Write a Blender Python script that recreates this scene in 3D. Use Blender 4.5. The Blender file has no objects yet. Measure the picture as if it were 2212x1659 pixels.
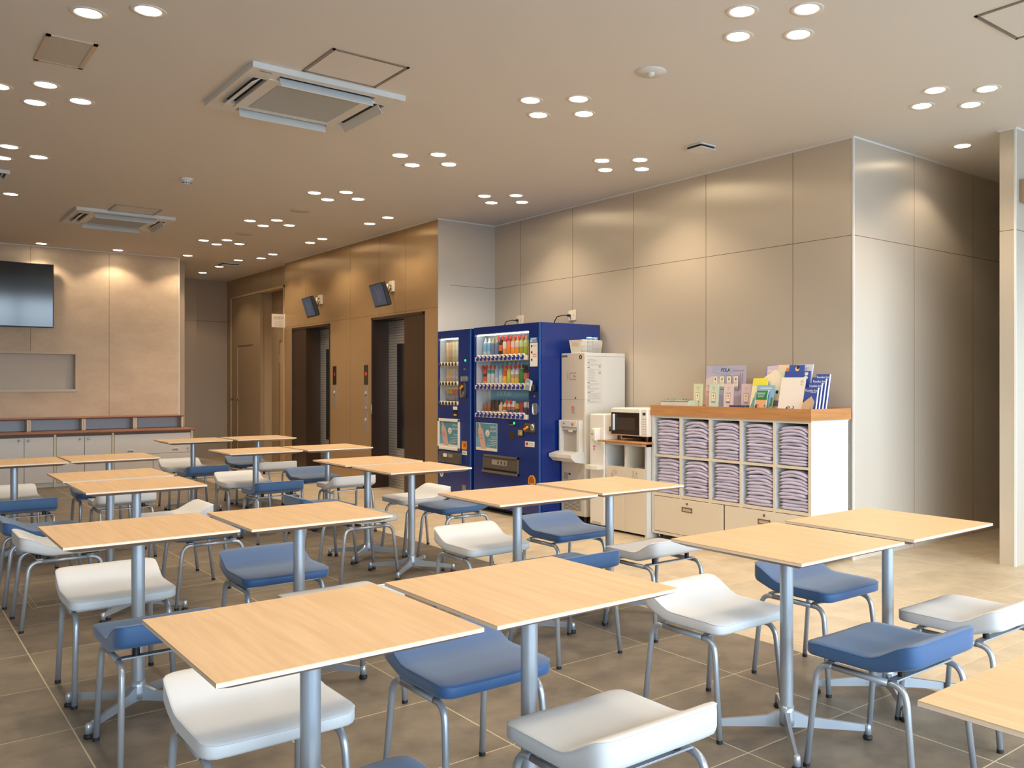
import bpy, bmesh, math, random
from mathutils import Vector, Matrix
random.seed(7)
sc = bpy.context.scene
COL = sc.collection
PI = math.pi

# ------------------------------------------------------------------ camera, world, exposure
H_CAM = 1.315
CEIL = 3.15
cam_d = bpy.data.cameras.new('camera')
cam = bpy.data.objects.new('camera', cam_d); COL.objects.link(cam)
cam.location = (0, 0, H_CAM)
cam.rotation_euler = (PI / 2, 0, -math.radians(40.129))
cam_d.sensor_width = 36.0
cam_d.lens = 1894.14 / 2212 * 36
cam_d.shift_x = (1106 - 1313.56) / 2212
cam_d.shift_y = -(829.5 - 828.05) / 2212
cam_d.clip_start = 0.05
sc.camera = cam

DAY = (0.70, 0.86, 1.0)
DAY_STRENGTH = 13.0
WARM = (1.0, 0.79, 0.56)
SPOT_W = 18.0
w = bpy.data.worlds.new('daylight'); sc.world = w
w.use_nodes = True
bg = w.node_tree.nodes['Background']
# bright hazy sky above the horizon, darker street below it
_tc = w.node_tree.nodes.new('ShaderNodeTexCoord'); _sx = w.node_tree.nodes.new('ShaderNodeSeparateXYZ'); _cr = w.node_tree.nodes.new('ShaderNodeValToRGB')
w.node_tree.links.new(_tc.outputs['Generated'], _sx.inputs[0]); _mr = w.node_tree.nodes.new('ShaderNodeMapRange')
_mr.inputs['From Min'].default_value = -0.05; _mr.inputs['From Max'].default_value = 0.05
w.node_tree.links.new(_sx.outputs['Z'], _mr.inputs['Value']); w.node_tree.links.new(_mr.outputs[0], _cr.inputs[0])
_cr.color_ramp.elements[0].position = 0.35; _cr.color_ramp.elements[0].color = (DAY[0] * .30, DAY[1] * .34, DAY[2] * .38, 1)
_cr.color_ramp.elements[1].position = 0.60; _cr.color_ramp.elements[1].color = (*DAY, 1)
w.node_tree.links.new(_cr.outputs[0], bg.inputs['Color'])
bg.inputs['Strength'].default_value = DAY_STRENGTH
try:
    sc.view_settings.view_transform = 'Standard'
    sc.view_settings.look = 'None'
except Exception:
    pass
sc.view_settings.exposure = 0.0
sc.view_settings.gamma = 1.0
sc.view_settings.use_curve_mapping = False
sc.cycles.use_denoising = True
sc.cycles.max_bounces = 7
sc.cycles.diffuse_bounces = 4
sc.cycles.glossy_bounces = 3
sc.cycles.transmission_bounces = 4
sc.cycles.transparent_max_bounces = 8
sc.cycles.sample_clamp_indirect = 4.0
sc.cycles.caustics_reflective = False
sc.cycles.caustics_refractive = False

# daylight enters through the window wall behind the camera (Y = -3): portal over the opening
YW = -3.0
pd = bpy.data.lights.new('window_portal', 'AREA')
pd.shape = 'RECTANGLE'; pd.size = 11.4; pd.size_y = 2.7
pd.cycles.is_portal = True
po = bpy.data.objects.new('window_portal', pd); COL.objects.link(po)
po.location = (3.3, YW - 0.05, 1.5)
po.rotation_euler = (-PI / 2, 0, PI)      # faces into the room

# ------------------------------------------------------------------ helpers
def lin(c):
    c = c / 255.0
    return c / 12.92 if c <= 0.04045 else ((c + 0.055) / 1.055) ** 2.4
def rgb(r, g, b): return (lin(r), lin(g), lin(b), 1.0)

MATS = {}
def mat(name, col=(200, 200, 200), rough=0.5, metal=0.0, spec=0.5, emis=None, es=0.0, coat=0.0, alpha=1.0, noise=None, bump=None, aniso=None, trans=0.0):
    if name in MATS: return MATS[name]
    m = bpy.data.materials.new(name); m.use_nodes = True
    nt = m.node_tree; p = nt.nodes['Principled BSDF']
    c = rgb(*col)
    p.inputs['Base Color'].default_value = c
    p.inputs['Roughness'].default_value = rough
    p.inputs['Metallic'].default_value = metal
    p.inputs['Specular IOR Level'].default_value = spec
    p.inputs['Coat Weight'].default_value = coat
    p.inputs['Coat Roughness'].default_value = 0.08
    p.inputs['Alpha'].default_value = alpha
    p.inputs['Transmission Weight'].default_value = trans
    if emis:
        p.inputs['Emission Color'].default_value = rgb(*emis); p.inputs['Emission Strength'].default_value = es
    if noise or bump:
        tc = nt.nodes.new('ShaderNodeNewGeometry')
        mp = nt.nodes.new('ShaderNodeMapping')
        nt.links.new(tc.outputs['Position'], mp.inputs['Vector'])
        nz = nt.nodes.new('ShaderNodeTexNoise')
        nt.links.new(mp.outputs['Vector'], nz.inputs['Vector'])
    if noise:   # (scale xyz, detail, amount)
        scl, det, amt = noise
        mp.inputs['Scale'].default_value = scl
        nz.inputs['Scale'].default_value = 1.0; nz.inputs['Detail'].default_value = det
        mx = nt.nodes.new('ShaderNodeMixRGB')
        mx.inputs[1].default_value = tuple(v * (1 - amt) for v in c[:3]) + (1,)
        mx.inputs[2].default_value = tuple(min(1, v * (1 + amt)) for v in c[:3]) + (1,)
        nt.links.new(nz.outputs['Fac'], mx.inputs[0])
        nt.links.new(mx.outputs[0], p.inputs['Base Color'])
    if bump:    # (scale, strength)
        if not noise:
            mp.inputs['Scale'].default_value = (bump[0],) * 3
            nz.inputs['Scale'].default_value = 1.0; nz.inputs['Detail'].default_value = 2.0
        bp = nt.nodes.new('ShaderNodeBump'); bp.inputs['Strength'].default_value = bump[1]; bp.inputs['Distance'].default_value = 0.002
        nt.links.new(nz.outputs['Fac'], bp.inputs['Height'])
        nt.links.new(bp.outputs['Normal'], p.inputs['Normal'])
    if aniso:   # (amount, tangent)
        p.inputs['Anisotropic'].default_value = aniso[0]
        cx = nt.nodes.new('ShaderNodeCombineXYZ')
        for i in range(3): cx.inputs[i].default_value = aniso[1][i]
        nt.links.new(cx.outputs[0], p.inputs['Tangent'])
    MATS[name] = m
    return m

class MB:
    def __init__(s):
        s.bm = bmesh.new(); s.mats = []
    def mi(s, m):
        if m not in s.mats: s.mats.append(m)
        return s.mats.index(m)
    def face(s, pts, m, smooth=False):
        f = s.bm.faces.new([s.bm.verts.new(p) for p in pts]); f.material_index = s.mi(m); f.smooth = smooth
        return s
    def box(s, x0, x1, y0, y1, z0, z1, m, bev=0.0, M=None, seg=2):
        i = s.mi(m)
        r = bmesh.ops.create_cube(s.bm, size=1.0)
        vs = r['verts']
        T = Matrix.Translation(((x0 + x1) / 2, (y0 + y1) / 2, (z0 + z1) / 2)) @ Matrix.Diagonal((abs(x1 - x0), abs(y1 - y0), abs(z1 - z0), 1))
        bmesh.ops.transform(s.bm, matrix=T, verts=vs)
        fs = set(f for v in vs for f in v.link_faces)
        for f in fs: f.material_index = i
        if bev > 0:
            es = set(e for v in vs for e in v.link_edges)
            rb = bmesh.ops.bevel(s.bm, geom=list(es), offset=bev, segments=seg, affect='EDGES', profile=0.5)
            vs = list(set(vs) | set(rb['verts'])); vs = [v for v in vs if v.is_valid]
            for f in rb['faces']: f.material_index = i; f.smooth = True
        if M is not None: bmesh.ops.transform(s.bm, matrix=M, verts=[v for v in vs if v.is_valid])
        return s
    def lathe(s, c, prof, m, seg=20, axis='Z', M=None, smooth=True):
        """prof: list of (r, h) along axis; closed with caps where r=0 given"""
        i = s.mi(m); rings = []
        for r, h in prof:
            ring = []
            if r <= 1e-6:
                v = Vector((0, 0, h)); ring = [v]
            else:
                ring = [Vector((r * math.cos(2 * PI * k / seg), r * math.sin(2 * PI * k / seg), h)) for k in range(seg)]
            rings.append(ring)
        A = {'Z': Matrix.Identity(3), 'X': Matrix(((0, 0, 1), (0, 1, 0), (-1, 0, 0))), 'Y': Matrix(((1, 0, 0), (0, 0, 1), (0, -1, 0)))}[axis]
        c = Vector(c)
        vr = [[s.bm.verts.new((M @ (A @ v + c)) if M is not None else (A @ v + c)) for v in ring] for ring in rings]
        for a, b in zip(vr, vr[1:]):
            if len(a) == 1 and len(b) == 1: continue
            for k in range(seg):
                k2 = (k + 1) % seg
                if len(a) == 1: f = s.bm.faces.new((a[0], b[k], b[k2]))
                elif len(b) == 1: f = s.bm.faces.new((a[k], b[0], a[k2]))
                else: f = s.bm.faces.new((a[k], b[k], b[k2], a[k2]))
                f.material_index = i; f.smooth = smooth
        return s
    def cyl(s, c, r, h, m, seg=20, axis='Z', M=None, r2=None):
        r2 = r if r2 is None else r2
        s.lathe(c, [(0, 0), (r, 0)], m, seg, axis, M, False)
        s.lathe(c, [(r, 0), (r2, h)], m, seg, axis, M, True)
        return s.lathe(c, [(r2, h), (0, h)], m, seg, axis, M, False)
    def tube(s, pts, r, m, seg=10, caps=True):
        i = s.mi(m); pts = [Vector(p) for p in pts]; rings = []
        n = len(pts); up = None
        for k, p in enumerate(pts):
            d = (pts[min(k + 1, n - 1)] - pts[max(k - 1, 0)]).normalized()
            if up is None:
                up = d.orthogonal().normalized()
            up = (up - d * up.dot(d)).normalized(); sd = d.cross(up)
            rr = r[k] if isinstance(r, (list, tuple)) else r
            rings.append([s.bm.verts.new(p + (up * math.cos(2 * PI * j / seg) + sd * math.sin(2 * PI * j / seg)) * rr) for j in range(seg)])
        for a, b in zip(rings, rings[1:]):
            for j in range(seg):
                f = s.bm.faces.new((a[j], a[(j + 1) % seg], b[(j + 1) % seg], b[j])); f.material_index = i; f.smooth = True
        if caps:
            for rg in (rings[0][::-1], rings[-1]):
                f = s.bm.faces.new(rg); f.material_index = i
        return s
    def prism(s, poly, vec, m, M=None):
        """poly: 3-D points of one face, extruded by vec"""
        i = s.mi(m); vec = Vector(vec)
        T = (lambda p: M @ p) if M is not None else (lambda p: p)
        a = [s.bm.verts.new(T(Vector(p))) for p in poly]; b = [s.bm.verts.new(T(Vector(p) + vec)) for p in poly]
        fs = [s.bm.faces.new(a[::-1]), s.bm.faces.new(b)]
        n = len(a)
        for k in range(n): fs.append(s.bm.faces.new((a[k], a[(k + 1) % n], b[(k + 1) % n], b[k])))
        for f in fs: f.material_index = i
        return s
    def text(s, body, size, org, right, up, m, align='CENTER', wide=1.0, bold=0.0):
        i = s.mi(m)
        cu = bpy.data.curves.new('t', 'FONT'); cu.body = body; cu.size = size; cu.align_x = align; cu.resolution_u = 3; cu.offset = bold
        ob = bpy.data.objects.new('t', cu); COL.objects.link(ob)
        dg = bpy.context.evaluated_depsgraph_get(); dg.update()
        me = bpy.data.meshes.new_from_object(ob.evaluated_get(dg))
        R = Vector(right).normalized(); U = Vector(up).normalized(); N = R.cross(U)
        Mx = Matrix(((R.x, U.x, N.x, org[0]), (R.y, U.y, N.y, org[1]), (R.z, U.z, N.z, org[2]), (0, 0, 0, 1))) @ Matrix.Diagonal((wide, 1, 1, 1))
        me.transform(Mx)
        for p in me.polygons: p.material_index = i
        old = set(s.bm.faces)
        s.bm.from_mesh(me)
        for f in s.bm.faces:
            if f not in old: f.material_index = i
        bpy.data.objects.remove(ob); bpy.data.curves.remove(cu); bpy.data.meshes.remove(me)
        return s
    def build(s, name, parent=None, rec=True):
        if rec: bmesh.ops.recalc_face_normals(s.bm, faces=s.bm.faces)
        org = ORG.get(parent.name, Vector((0, 0, 0))) if parent is not None else Vector((0, 0, 0))
        if org.length > 0: bmesh.ops.translate(s.bm, vec=-org, verts=s.bm.verts)
        me = bpy.data.meshes.new(name); s.bm.to_mesh(me); s.bm.free()
        for m in s.mats: me.materials.append(m)
        o = bpy.data.objects.new(name, me); COL.objects.link(o)
        if parent is not None:
            o.parent = parent; ORG[o.name] = org
        return o
ORG = {}
def thing(name, label, cat, loc=(0, 0, 0), group=None):
    o = bpy.data.objects.new(name, None); o.empty_display_size = 0.1; COL.objects.link(o)
    o.location = loc; ORG[o.name] = Vector(loc)
    o['label'] = label; o['category'] = cat
    if group: o['group'] = group
    return o
def tag(o, label, cat, group=None):
    o['label'] = label; o['category'] = cat
    if group: o['group'] = group
    return o
def struct(o):
    o['kind'] = 'structure'; return o
def dup(root, loc, rz=0.0, label=None, group=None):
    r = root.copy(); COL.objects.link(r); r.location = loc; r.rotation_euler = (0, 0, rz)
    if label: r['label'] = label
    if group: r['group'] = group
    for ch in list(root.children):
        c = ch.copy(); COL.objects.link(c); c.parent = r
        for g in ch.children:
            d = g.copy(); COL.objects.link(d); d.parent = c
    return r

# ------------------------------------------------------------------ materials
M_ceil = mat('ceiling_paint', (226, 222, 216), 0.75, bump=(90, 0.15))
def wallmat(name, col, tan, rough=0.34, metal=0.35):
    return mat(name, col, rough, metal, 0.5, aniso=(0.85, tan))
M_wx = wallmat('panel_beige_side', (212, 200, 182), (0, 1, 0))
M_wy = wallmat('panel_beige_front', (214, 204, 190), (1, 0, 0))
M_ex = wallmat('panel_bronze_side', (184, 152, 110), (0, 1, 0), 0.32, 0.4)
M_bx = wallmat('panel_tan_side', (176, 152, 120), (0, 1, 0), 0.4, 0.2)
M_joint = mat('panel_joint', (120, 98, 72), 0.7)
M_fary = mat('far_wall_panel', (176, 158, 138), 0.5)
M_white = mat('white_metal', (232, 230, 224), 0.35)
M_trim = mat('ceiling_trim', (235, 233, 228), 0.4)
M_plain = mat('plain_wall', (225, 218, 206), 0.7)
M_alu = mat('silver_paint', (176, 184, 194), 0.32, 0.55)
M_alud = mat('silver_paint_dark', (150, 158, 168), 0.38, 0.5)
M_rubber = mat('black_rubber', (22, 22, 24), 0.6)
M_black = mat('black_plastic', (20, 20, 22), 0.4)
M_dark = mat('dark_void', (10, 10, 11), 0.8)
M_chrome = mat('chrome', (215, 215, 215), 0.15, 1.0)
M_steel = mat('brushed_steel', (190, 192, 192), 0.28, 0.9)
M_brown = mat('dark_bronze', (62, 44, 34), 0.3, 0.4)
M_brown2 = mat('dark_bronze_panel', (74, 54, 36), 0.3, 0.4)
M_cabin = mat('cabinet_cream', (222, 210, 190), 0.5)
M_cabw = mat('cabinet_white', (216, 216, 212), 0.45)
M_cabi = mat('cabinet_inner', (214, 220, 222), 0.6)

def wood(name, c1, c2, sc_, rough=0.38):
    m = bpy.data.materials.new(name); m.use_nodes = True
    nt = m.node_tree; p = nt.nodes['Principled BSDF']
    p.inputs['Roughness'].default_value = rough; p.inputs['Specular IOR Level'].default_value = 0.4
    tc = nt.nodes.new('ShaderNodeTexCoord'); oi = nt.nodes.new('ShaderNodeObjectInfo')
    ad = nt.nodes.new('ShaderNodeVectorMath'); ad.operation = 'ADD'
    sc3 = nt.nodes.new('ShaderNodeVectorMath'); sc3.operation = 'SCALE'; sc3.inputs['Scale'].default_value = 7.0
    nt.links.new(oi.outputs['Random'], sc3.inputs[0])
    nt.links.new(tc.outputs['Object'], ad.inputs[0]); nt.links.new(sc3.outputs[0], ad.inputs[1])
    mp = nt.nodes.new('ShaderNodeMapping'); mp.inputs['Scale'].default_value = sc_
    nt.links.new(ad.outputs[0], mp.inputs['Vector'])
    n1 = nt.nodes.new('ShaderNodeTexNoise'); n1.inputs['Scale'].default_value = 1.0; n1.inputs['Detail'].default_value = 6; n1.inputs['Distortion'].default_value = 0.35
    nt.links.new(mp.outputs[0], n1.inputs['Vector'])
    cr = nt.nodes.new('ShaderNodeValToRGB')
    cr.color_ramp.elements[0].position = 0.3; cr.color_ramp.elements[0].color = rgb(*c1)
    cr.color_ramp.elements[1].position = 0.7; cr.color_ramp.elements[1].color = rgb(*c2)
    nt.links.new(n1.outputs['Fac'], cr.inputs[0]); nt.links.new(cr.outputs[0], p.inputs['Base Color'])
    MATS[name] = m
    return m
M_top = wood('beech_laminate', (206, 172, 132), (220, 189, 150), (48, 2.6, 10))
M_ply = wood('plywood_edge', (222, 196, 170), (238, 218, 198), (3, 3, 160), 0.5)
M_under = wood('walnut_underside', (150, 124, 106), (168, 142, 122), (8, 8, 30), 0.5)
M_oak = wood('oak_veneer', (176, 124, 76), (198, 146, 96), (3, 3, 60), 0.45)
M_oakd = wood('oak_counter', (150, 98, 68), (176, 120, 84), (3, 30, 20), 0.4)

# floor tiles: 0.6 m grid, grey-brown inside the seating zone, sand beyond X = 3.49
def floor_mat():
    m = bpy.data.materials.new('floor_tile'); m.use_nodes = True
    nt = m.node_tree; p = nt.nodes['Principled BSDF']; L = nt.links.new
    g = nt.nodes.new('ShaderNodeNewGeometry'); sx = nt.nodes.new('ShaderNodeSeparateXYZ'); L(g.outputs['Position'], sx.inputs[0])
    def math_(op, a, b=None):
        n = nt.nodes.new('ShaderNodeMath'); n.operation = op
        for k, v in enumerate((a, b)):
            if v is None: continue
            if isinstance(v, (int, float)): n.inputs[k].default_value = v
            else: L(v, n.inputs[k])
        return n.outputs[0]
    def grid(out, off, pitch=0.6):
        u = math_('DIVIDE', math_('SUBTRACT', out, off), pitch)
        fl = math_('FLOOR', u); fr = math_('SUBTRACT', u, fl)
        d = math_('MINIMUM', fr, math_('SUBTRACT', 1.0, fr))
        return fl, math_('MULTIPLY', d, pitch)
    fx, dx = grid(sx.outputs['X'], 0.592); fy, dy = grid(sx.outputs['Y'], 2.065)
    d = math_('MINIMUM', dx, dy)
    grout = math_('LESS_THAN', d, 0.0026)
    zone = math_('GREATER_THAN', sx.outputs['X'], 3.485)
    cb = nt.nodes.new('ShaderNodeCombineXYZ'); L(fx, cb.inputs[0]); L(fy, cb.inputs[1])
    wn = nt.nodes.new('ShaderNodeTexWhiteNoise'); wn.noise_dimensions = '2D'; L(cb.outputs[0], wn.inputs['Vector'])
    n1 = nt.nodes.new('ShaderNodeTexNoise'); n1.inputs['Scale'].default_value = 5.5; n1.inputs['Detail'].default_value = 8; n1.inputs['Roughness'].default_value = 0.62
    ad = nt.nodes.new('ShaderNodeVectorMath'); ad.operation = 'MULTIPLY_ADD'; L(cb.outputs[0], ad.inputs[0]); ad.inputs[1].default_value = (3.7, 5.1, 0); L(g.outputs['Position'], ad.inputs[2])
    L(ad.outputs[0], n1.inputs['Vector'])
    def mix(f, a, b):
        n = nt.nodes.new('ShaderNodeMixRGB')
        for k, v in enumerate((f, a, b)):
            if isinstance(v, tuple): n.inputs[k].default_value = v
            elif isinstance(v, float): n.inputs[k].default_value = v
            else: L(v, n.inputs[k])
        return n.outputs[0]
    cr = nt.nodes.new('ShaderNodeValToRGB'); cr.color_ramp.elements[0].position = 0.32; cr.color_ramp.elements[1].position = 0.7
    cr.color_ramp.elements[0].color = (0, 0, 0, 1); cr.color_ramp.elements[1].color = (1, 1, 1, 1); L(n1.outputs['Fac'], cr.inputs[0])
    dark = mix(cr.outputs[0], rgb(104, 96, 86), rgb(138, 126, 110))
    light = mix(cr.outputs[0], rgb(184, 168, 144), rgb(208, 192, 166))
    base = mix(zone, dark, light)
    hsv = nt.nodes.new('ShaderNodeHueSaturation'); L(base, hsv.inputs['Color'])
    L(math_('ADD', math_('MULTIPLY', wn.outputs['Value'], 0.10), 0.95), hsv.inputs['Value'])
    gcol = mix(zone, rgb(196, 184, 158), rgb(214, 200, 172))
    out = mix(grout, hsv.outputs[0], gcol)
    L(out, p.inputs['Base Color'])
    p.inputs['Roughness'].default_value = 0.42; p.inputs['Specular IOR Level'].default_value = 0.35
    return m
M_floor = floor_mat()

def concrete_mat():
    m = bpy.data.materials.new('plaster_beige'); m.use_nodes = True
    nt = m.node_tree; p = nt.nodes['Principled BSDF']; L = nt.links.new
    g = nt.nodes.new('ShaderNodeNewGeometry')
    mp = nt.nodes.new('ShaderNodeMapping'); mp.inputs['Scale'].default_value = (1.6, 1, 2.4); L(g.outputs['Position'], mp.inputs[0])
    n = nt.nodes.new('ShaderNodeTexNoise'); n.inputs['Scale'].default_value = 1.5; n.inputs['Detail'].default_value = 9; n.inputs['Roughness'].default_value = 0.72; n.inputs['Distortion'].default_value = 0.15
    L(mp.outputs[0], n.inputs['Vector'])
    cr = nt.nodes.new('ShaderNodeValToRGB'); cr.color_ramp.elements[0].position = 0.3; cr.color_ramp.elements[0].color = rgb(196, 172, 146)
    cr.color_ramp.elements[1].position = 0.7; cr.color_ramp.elements[1].color = rgb(218, 196, 168)
    L(n.outputs['Fac'], cr.inputs[0]); L(cr.outputs[0], p.inputs['Base Color']); p.inputs['Roughness'].default_value = 0.6
    return m
M_plaster = concrete_mat()

# ------------------------------------------------------------------ the room
XV, YC, YR, XE, XB, YF, YT = 5.59, 3.805, 8.68, 4.84, 4.95, 16.55, 13.85
X_L, X_R = -3.0, 9.6
T = 0.15
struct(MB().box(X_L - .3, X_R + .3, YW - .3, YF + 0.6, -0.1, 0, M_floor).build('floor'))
# ceiling
struct(MB().box(X_L - .3, X_R + .3, YW - .3, YF + 0.6, CEIL, CEIL + 0.1, M_ceil).build('ceiling'))

J = 0.0022      # half width of a panel joint
P = 0.0008
ZJ = 2.418
def wall_x(X, y0, y1, m, joints_y, zj, thick=T, holes=(), name='wall_x', zj_range=None):
    """panelled wall facing -X at x = X; holes: (y0, y1, z0, z1)"""
    b = MB(); ys = sorted(set([y0, y1] + [h for q in holes for h in q[:2]]))
    for a, c in zip(ys, ys[1:]):
        hs = [q for q in holes if q[0] <= a + 1e-6 and q[1] >= c - 1e-6]
        if hs:
            if hs[0][3] < CEIL - 0.01: b.box(X, X + thick, a, c, hs[0][3], CEIL, m)
            if hs[0][2] > 0.01: b.box(X, X + thick, a, c, 0, hs[0][2], m)
        else: b.box(X, X + thick, a, c, 0, CEIL, m)
    def blocked(y, z): return any(q[0] < y < q[1] and q[2] < z < q[3] for q in holes)
    for y in joints_y:
        top = CEIL; bot = 0
        for q in holes:
            if q[0] < y < q[1]: bot = q[3]
        b.box(X - P, X + 0.001, y - J, y + J, bot, top, M_joint)
    segs = [(y0, y1)]
    for q in holes:
        if q[2] < zj < q[3]:
            segs = [s2 for s1 in segs for s2 in ((s1[0], min(s1[1], q[0])), (max(s1[0], q[1]), s1[1])) if s2[1] > s2[0]]
    for a, c in segs: b.box(X - P, X + 0.001, a, c, zj - J, zj + J, M_joint)
    return b.build(name)
def wall_y(Y, x0, x1, m, joints_x, zj, thick=T, name='wall_y', trim=True):
    b = MB().box(x0, x1, Y, Y + thick, 0, CEIL, m)
    for x in joints_x: b.box(x - J, x + J, Y - P, Y + 0.001, 0, CEIL, M_joint)
    if zj: b.box(x0, x1, Y - P, Y + 0.001, zj - J, zj + J, M_joint)
    return b.build(name)

struct(wall_x(XV, YC + .003, YR + T, M_wx, [4.362, 5.305, 6.258, 7.203, 8.16], ZJ, name='wall_right'))
struct(wall_y(YC, XV + T, X_R, M_wy, [6.427, 7.38], ZJ, name='wall_corner'))
struct(MB().box(XV, XV + T, YC, YC + .003, 0, CEIL, M_wy).box(XV, XV + T, YC - P, YC + 0.001, ZJ - J, ZJ + J, M_joint).build('wall_corner_return'))
struct(wall_y(YR, XE + T, XV, M_wy, [], ZJ, name='wall_return'))
EA = (11.69, 12.53); EB = (9.485, 10.33)     # lift openings
ZE = 2.118
struct(wall_x(XE, YR - 0.0, 13.38, M_ex, [9.449, 10.14, 11.0, 12.55], 2.165, holes=[(11.66, 13.07, 0, ZE + .02), (8.98, 10.36, 0, ZE + .02)], name='wall_lifts'))
struct(MB().box(XE, XE + T, YR - 0.003, YR, 0, CEIL, M_wy).build('wall_lifts_return'))
struct(wall_x(XB, 13.38, YF, M_bx, [14.3, 15.3], 2.425, holes=[(13.70, 16.34, 0, 2.82)], name='wall_washroom'))
struct(MB().box(4.43, XB, YF, YF + T, 0, CEIL, M_fary).box(3.30, 4.40, YF - .12, YF + T, 0, CEIL, M_fary)
       .box(3.3, XB, YF - .1215, YF - .119, ZJ - J, ZJ + J, M_joint).box(4.41, XB, YF - P, YF + .001, ZJ - J, ZJ + J, M_joint).build('wall_far'))
# TV wall with the recessed niche
NX = (0.2, 2.155, 1.235, 1.71)
b = MB().box(X_L, NX[0], YT, YT + 0.3, 0, CEIL, M_plaster).box(NX[1], 3.47, YT, YT + 0.3, 0, CEIL, M_plaster)
b.box(NX[0], NX[1], YT, YT + 0.3, 0, NX[2], M_plaster).box(NX[0], NX[1], YT, YT + 0.3, NX[3], CEIL, M_plaster)
b.box(NX[0], NX[1], YT + .12, YT + 0.3, NX[2], NX[3], mat('niche_back', (206, 194, 178), 0.6))
for x in (0.72, 1.641, 2.565): b.box(x - J, x + J, YT - P, YT + .001, 0 if x > NX[1] else NX[3], CEIL, M_joint)
struct(b.build('wall_screen'))
M_nf = mat('niche_frame', (206, 186, 160), 0.5)
fr = 0.034
struct(MB().box(NX[0] - fr, NX[1] + fr, YT - .012, YT, NX[3], NX[3] + fr, M_nf).box(NX[0] - fr, NX[1] + fr, YT - .012, YT, NX[2] - fr, NX[2], M_nf)
       .box(NX[1], NX[1] + fr, YT - .012, YT, NX[2], NX[3], M_nf).box(NX[0] - fr, NX[0], YT - .012, YT, NX[2], NX[3], M_nf).build('trim_1'))
struct(MB().box(3.47, 3.62, YT + .3, YF, 0, CEIL, M_fary).build('wall_passage'))
# stub wall right of the passage, corridor end, left wall
struct(MB().box(6.28, X_R, 2.922, 3.037, 0, CEIL, M_wy).box(6.28 - P, 6.281, 2.922, 3.037, 0, CEIL, M_wx)
       .box(6.28 - 2 * P, 6.281, 2.922, 3.037, ZJ - J, ZJ + J, M_joint).box(6.28, X_R, 2.922 - P, 2.923, ZJ - J, ZJ + J, M_joint).build('wall_stub'))
struct(MB().box(X_R, X_R + T, YW, YC + T, 0, CEIL, M_plain).build('wall_east'))
struct(MB().box(X_L - T, X_L, YW, YT + .3, 0, CEIL, M_plain).build('wall_left'))
# window wall behind the camera
b = MB(); m = M_plain
b.box(X_L, -2.3, YW - T, YW, 0, CEIL, m).box(8.9, X_R, YW - T, YW, 0, CEIL, m).box(-2.3, 8.9, YW - T, YW, 0, 0.18, m).box(-2.3, 8.9, YW - T, YW, 2.85, CEIL, m)
struct(b.build('wall_window_side'))
gm = bpy.data.materials.new('window_glass'); gm.use_nodes = True
nt = gm.node_tree; nt.nodes.clear()
o_ = nt.nodes.new('ShaderNodeOutputMaterial'); mx = nt.nodes.new('ShaderNodeMixShader'); tr = nt.nodes.new('ShaderNodeBsdfTransparent'); gl = nt.nodes.new('ShaderNodeBsdfGlossy')
gl.inputs['Roughness'].default_value = 0.02; fz = nt.nodes.new('ShaderNodeFresnel'); fz.inputs['IOR'].default_value = 1.3
nt.links.new(fz.outputs[0], mx.inputs[0]); nt.links.new(tr.outputs[0], mx.inputs[1]); nt.links.new(gl.outputs[0], mx.inputs[2]); nt.links.new(mx.outputs[0], o_.inputs[0])
M_glass = gm
M_frame = mat('window_frame', (90, 92, 95), 0.4, 0.6)
xs = [-2.3, 0.5, 3.3, 6.1, 8.9]
for k in range(4):
    a, c = xs[k], xs[k + 1]
    fo = MB()
    fo.box(a, a + .05, YW - .1, YW - .03, .18, 2.85, M_frame).box(c - .05, c, YW - .1, YW - .03, .18, 2.85, M_frame)
    fo.box(a, c, YW - .1, YW - .03, .18, .23, M_frame).box(a, c, YW - .1, YW - .03, 2.80, 2.85, M_frame).box((a + c) / 2 - .02, (a + c) / 2 + .02, YW - .1, YW - .03, .18, 2.85, M_frame)
    wo = struct(fo.build('window_%d' % (k + 1)))
    MB().box(a + .05, c - .05, YW - .07, YW - .064, .23, 2.8, M_glass).build('window_glass', wo)
# ceiling edge trims
s = 0.012
def strip(n, *boxes):
    b = MB()
    for q in boxes: b.box(*q, M_trim)
    struct(b.build('trim_%d' % n))
strip(2, (XV - s, XV, YC - s, YR, CEIL - s, CEIL), (XV, X_R, YC - s, YC, CEIL - s, CEIL), (XE - s, XV - s, YR - s, YR, CEIL - s, CEIL), (XE - s, XE, YR, 13.38, CEIL - s, CEIL))
strip(3, (6.28 - s, 6.28, 2.922 - s, 3.037 + s, CEIL - s, CEIL), (6.28, X_R, 2.922 - s, 2.922, CEIL - s, CEIL))
strip(4, (X_L, 3.47 + s, YT - s, YT, CEIL - s, CEIL))
struct(MB().box(XV - .004, XV + .01, YC - .004, YC + .01, 0, CEIL - s, M_white).box(6.276, 6.29, 2.918, 2.932, 0, CEIL - s, M_white).box(3.462, 3.474, YT - .004, YT + .01, 0, CEIL - s, M_white).build('trim_5'))
# access frame let into the floor
M_hf = mat('floor_hatch_frame', (176, 160, 128), 0.4, 0.5)
b = MB(); x0, x1, y0, y1 = 0.725, 1.95, 6.08, 6.84
for q in ((x0, x1, y0, y0 + .006), (x0, x1, y1 - .006, y1), (x0, x0 + .006, y0, y1), (x1 - .006, x1, y0, y1), (x0 + .03, x0 + .034, y0 + .03, y1 - .03), (x0 + .03, x1 - .03, y0 + .03, y0 + .034), (x0 + .03, x1 - .03, y1 - .034, y1 - .03)):
    b.box(*q, 0.0, 0.0012, M_hf)
struct(b.build('trim_6'))

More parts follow.
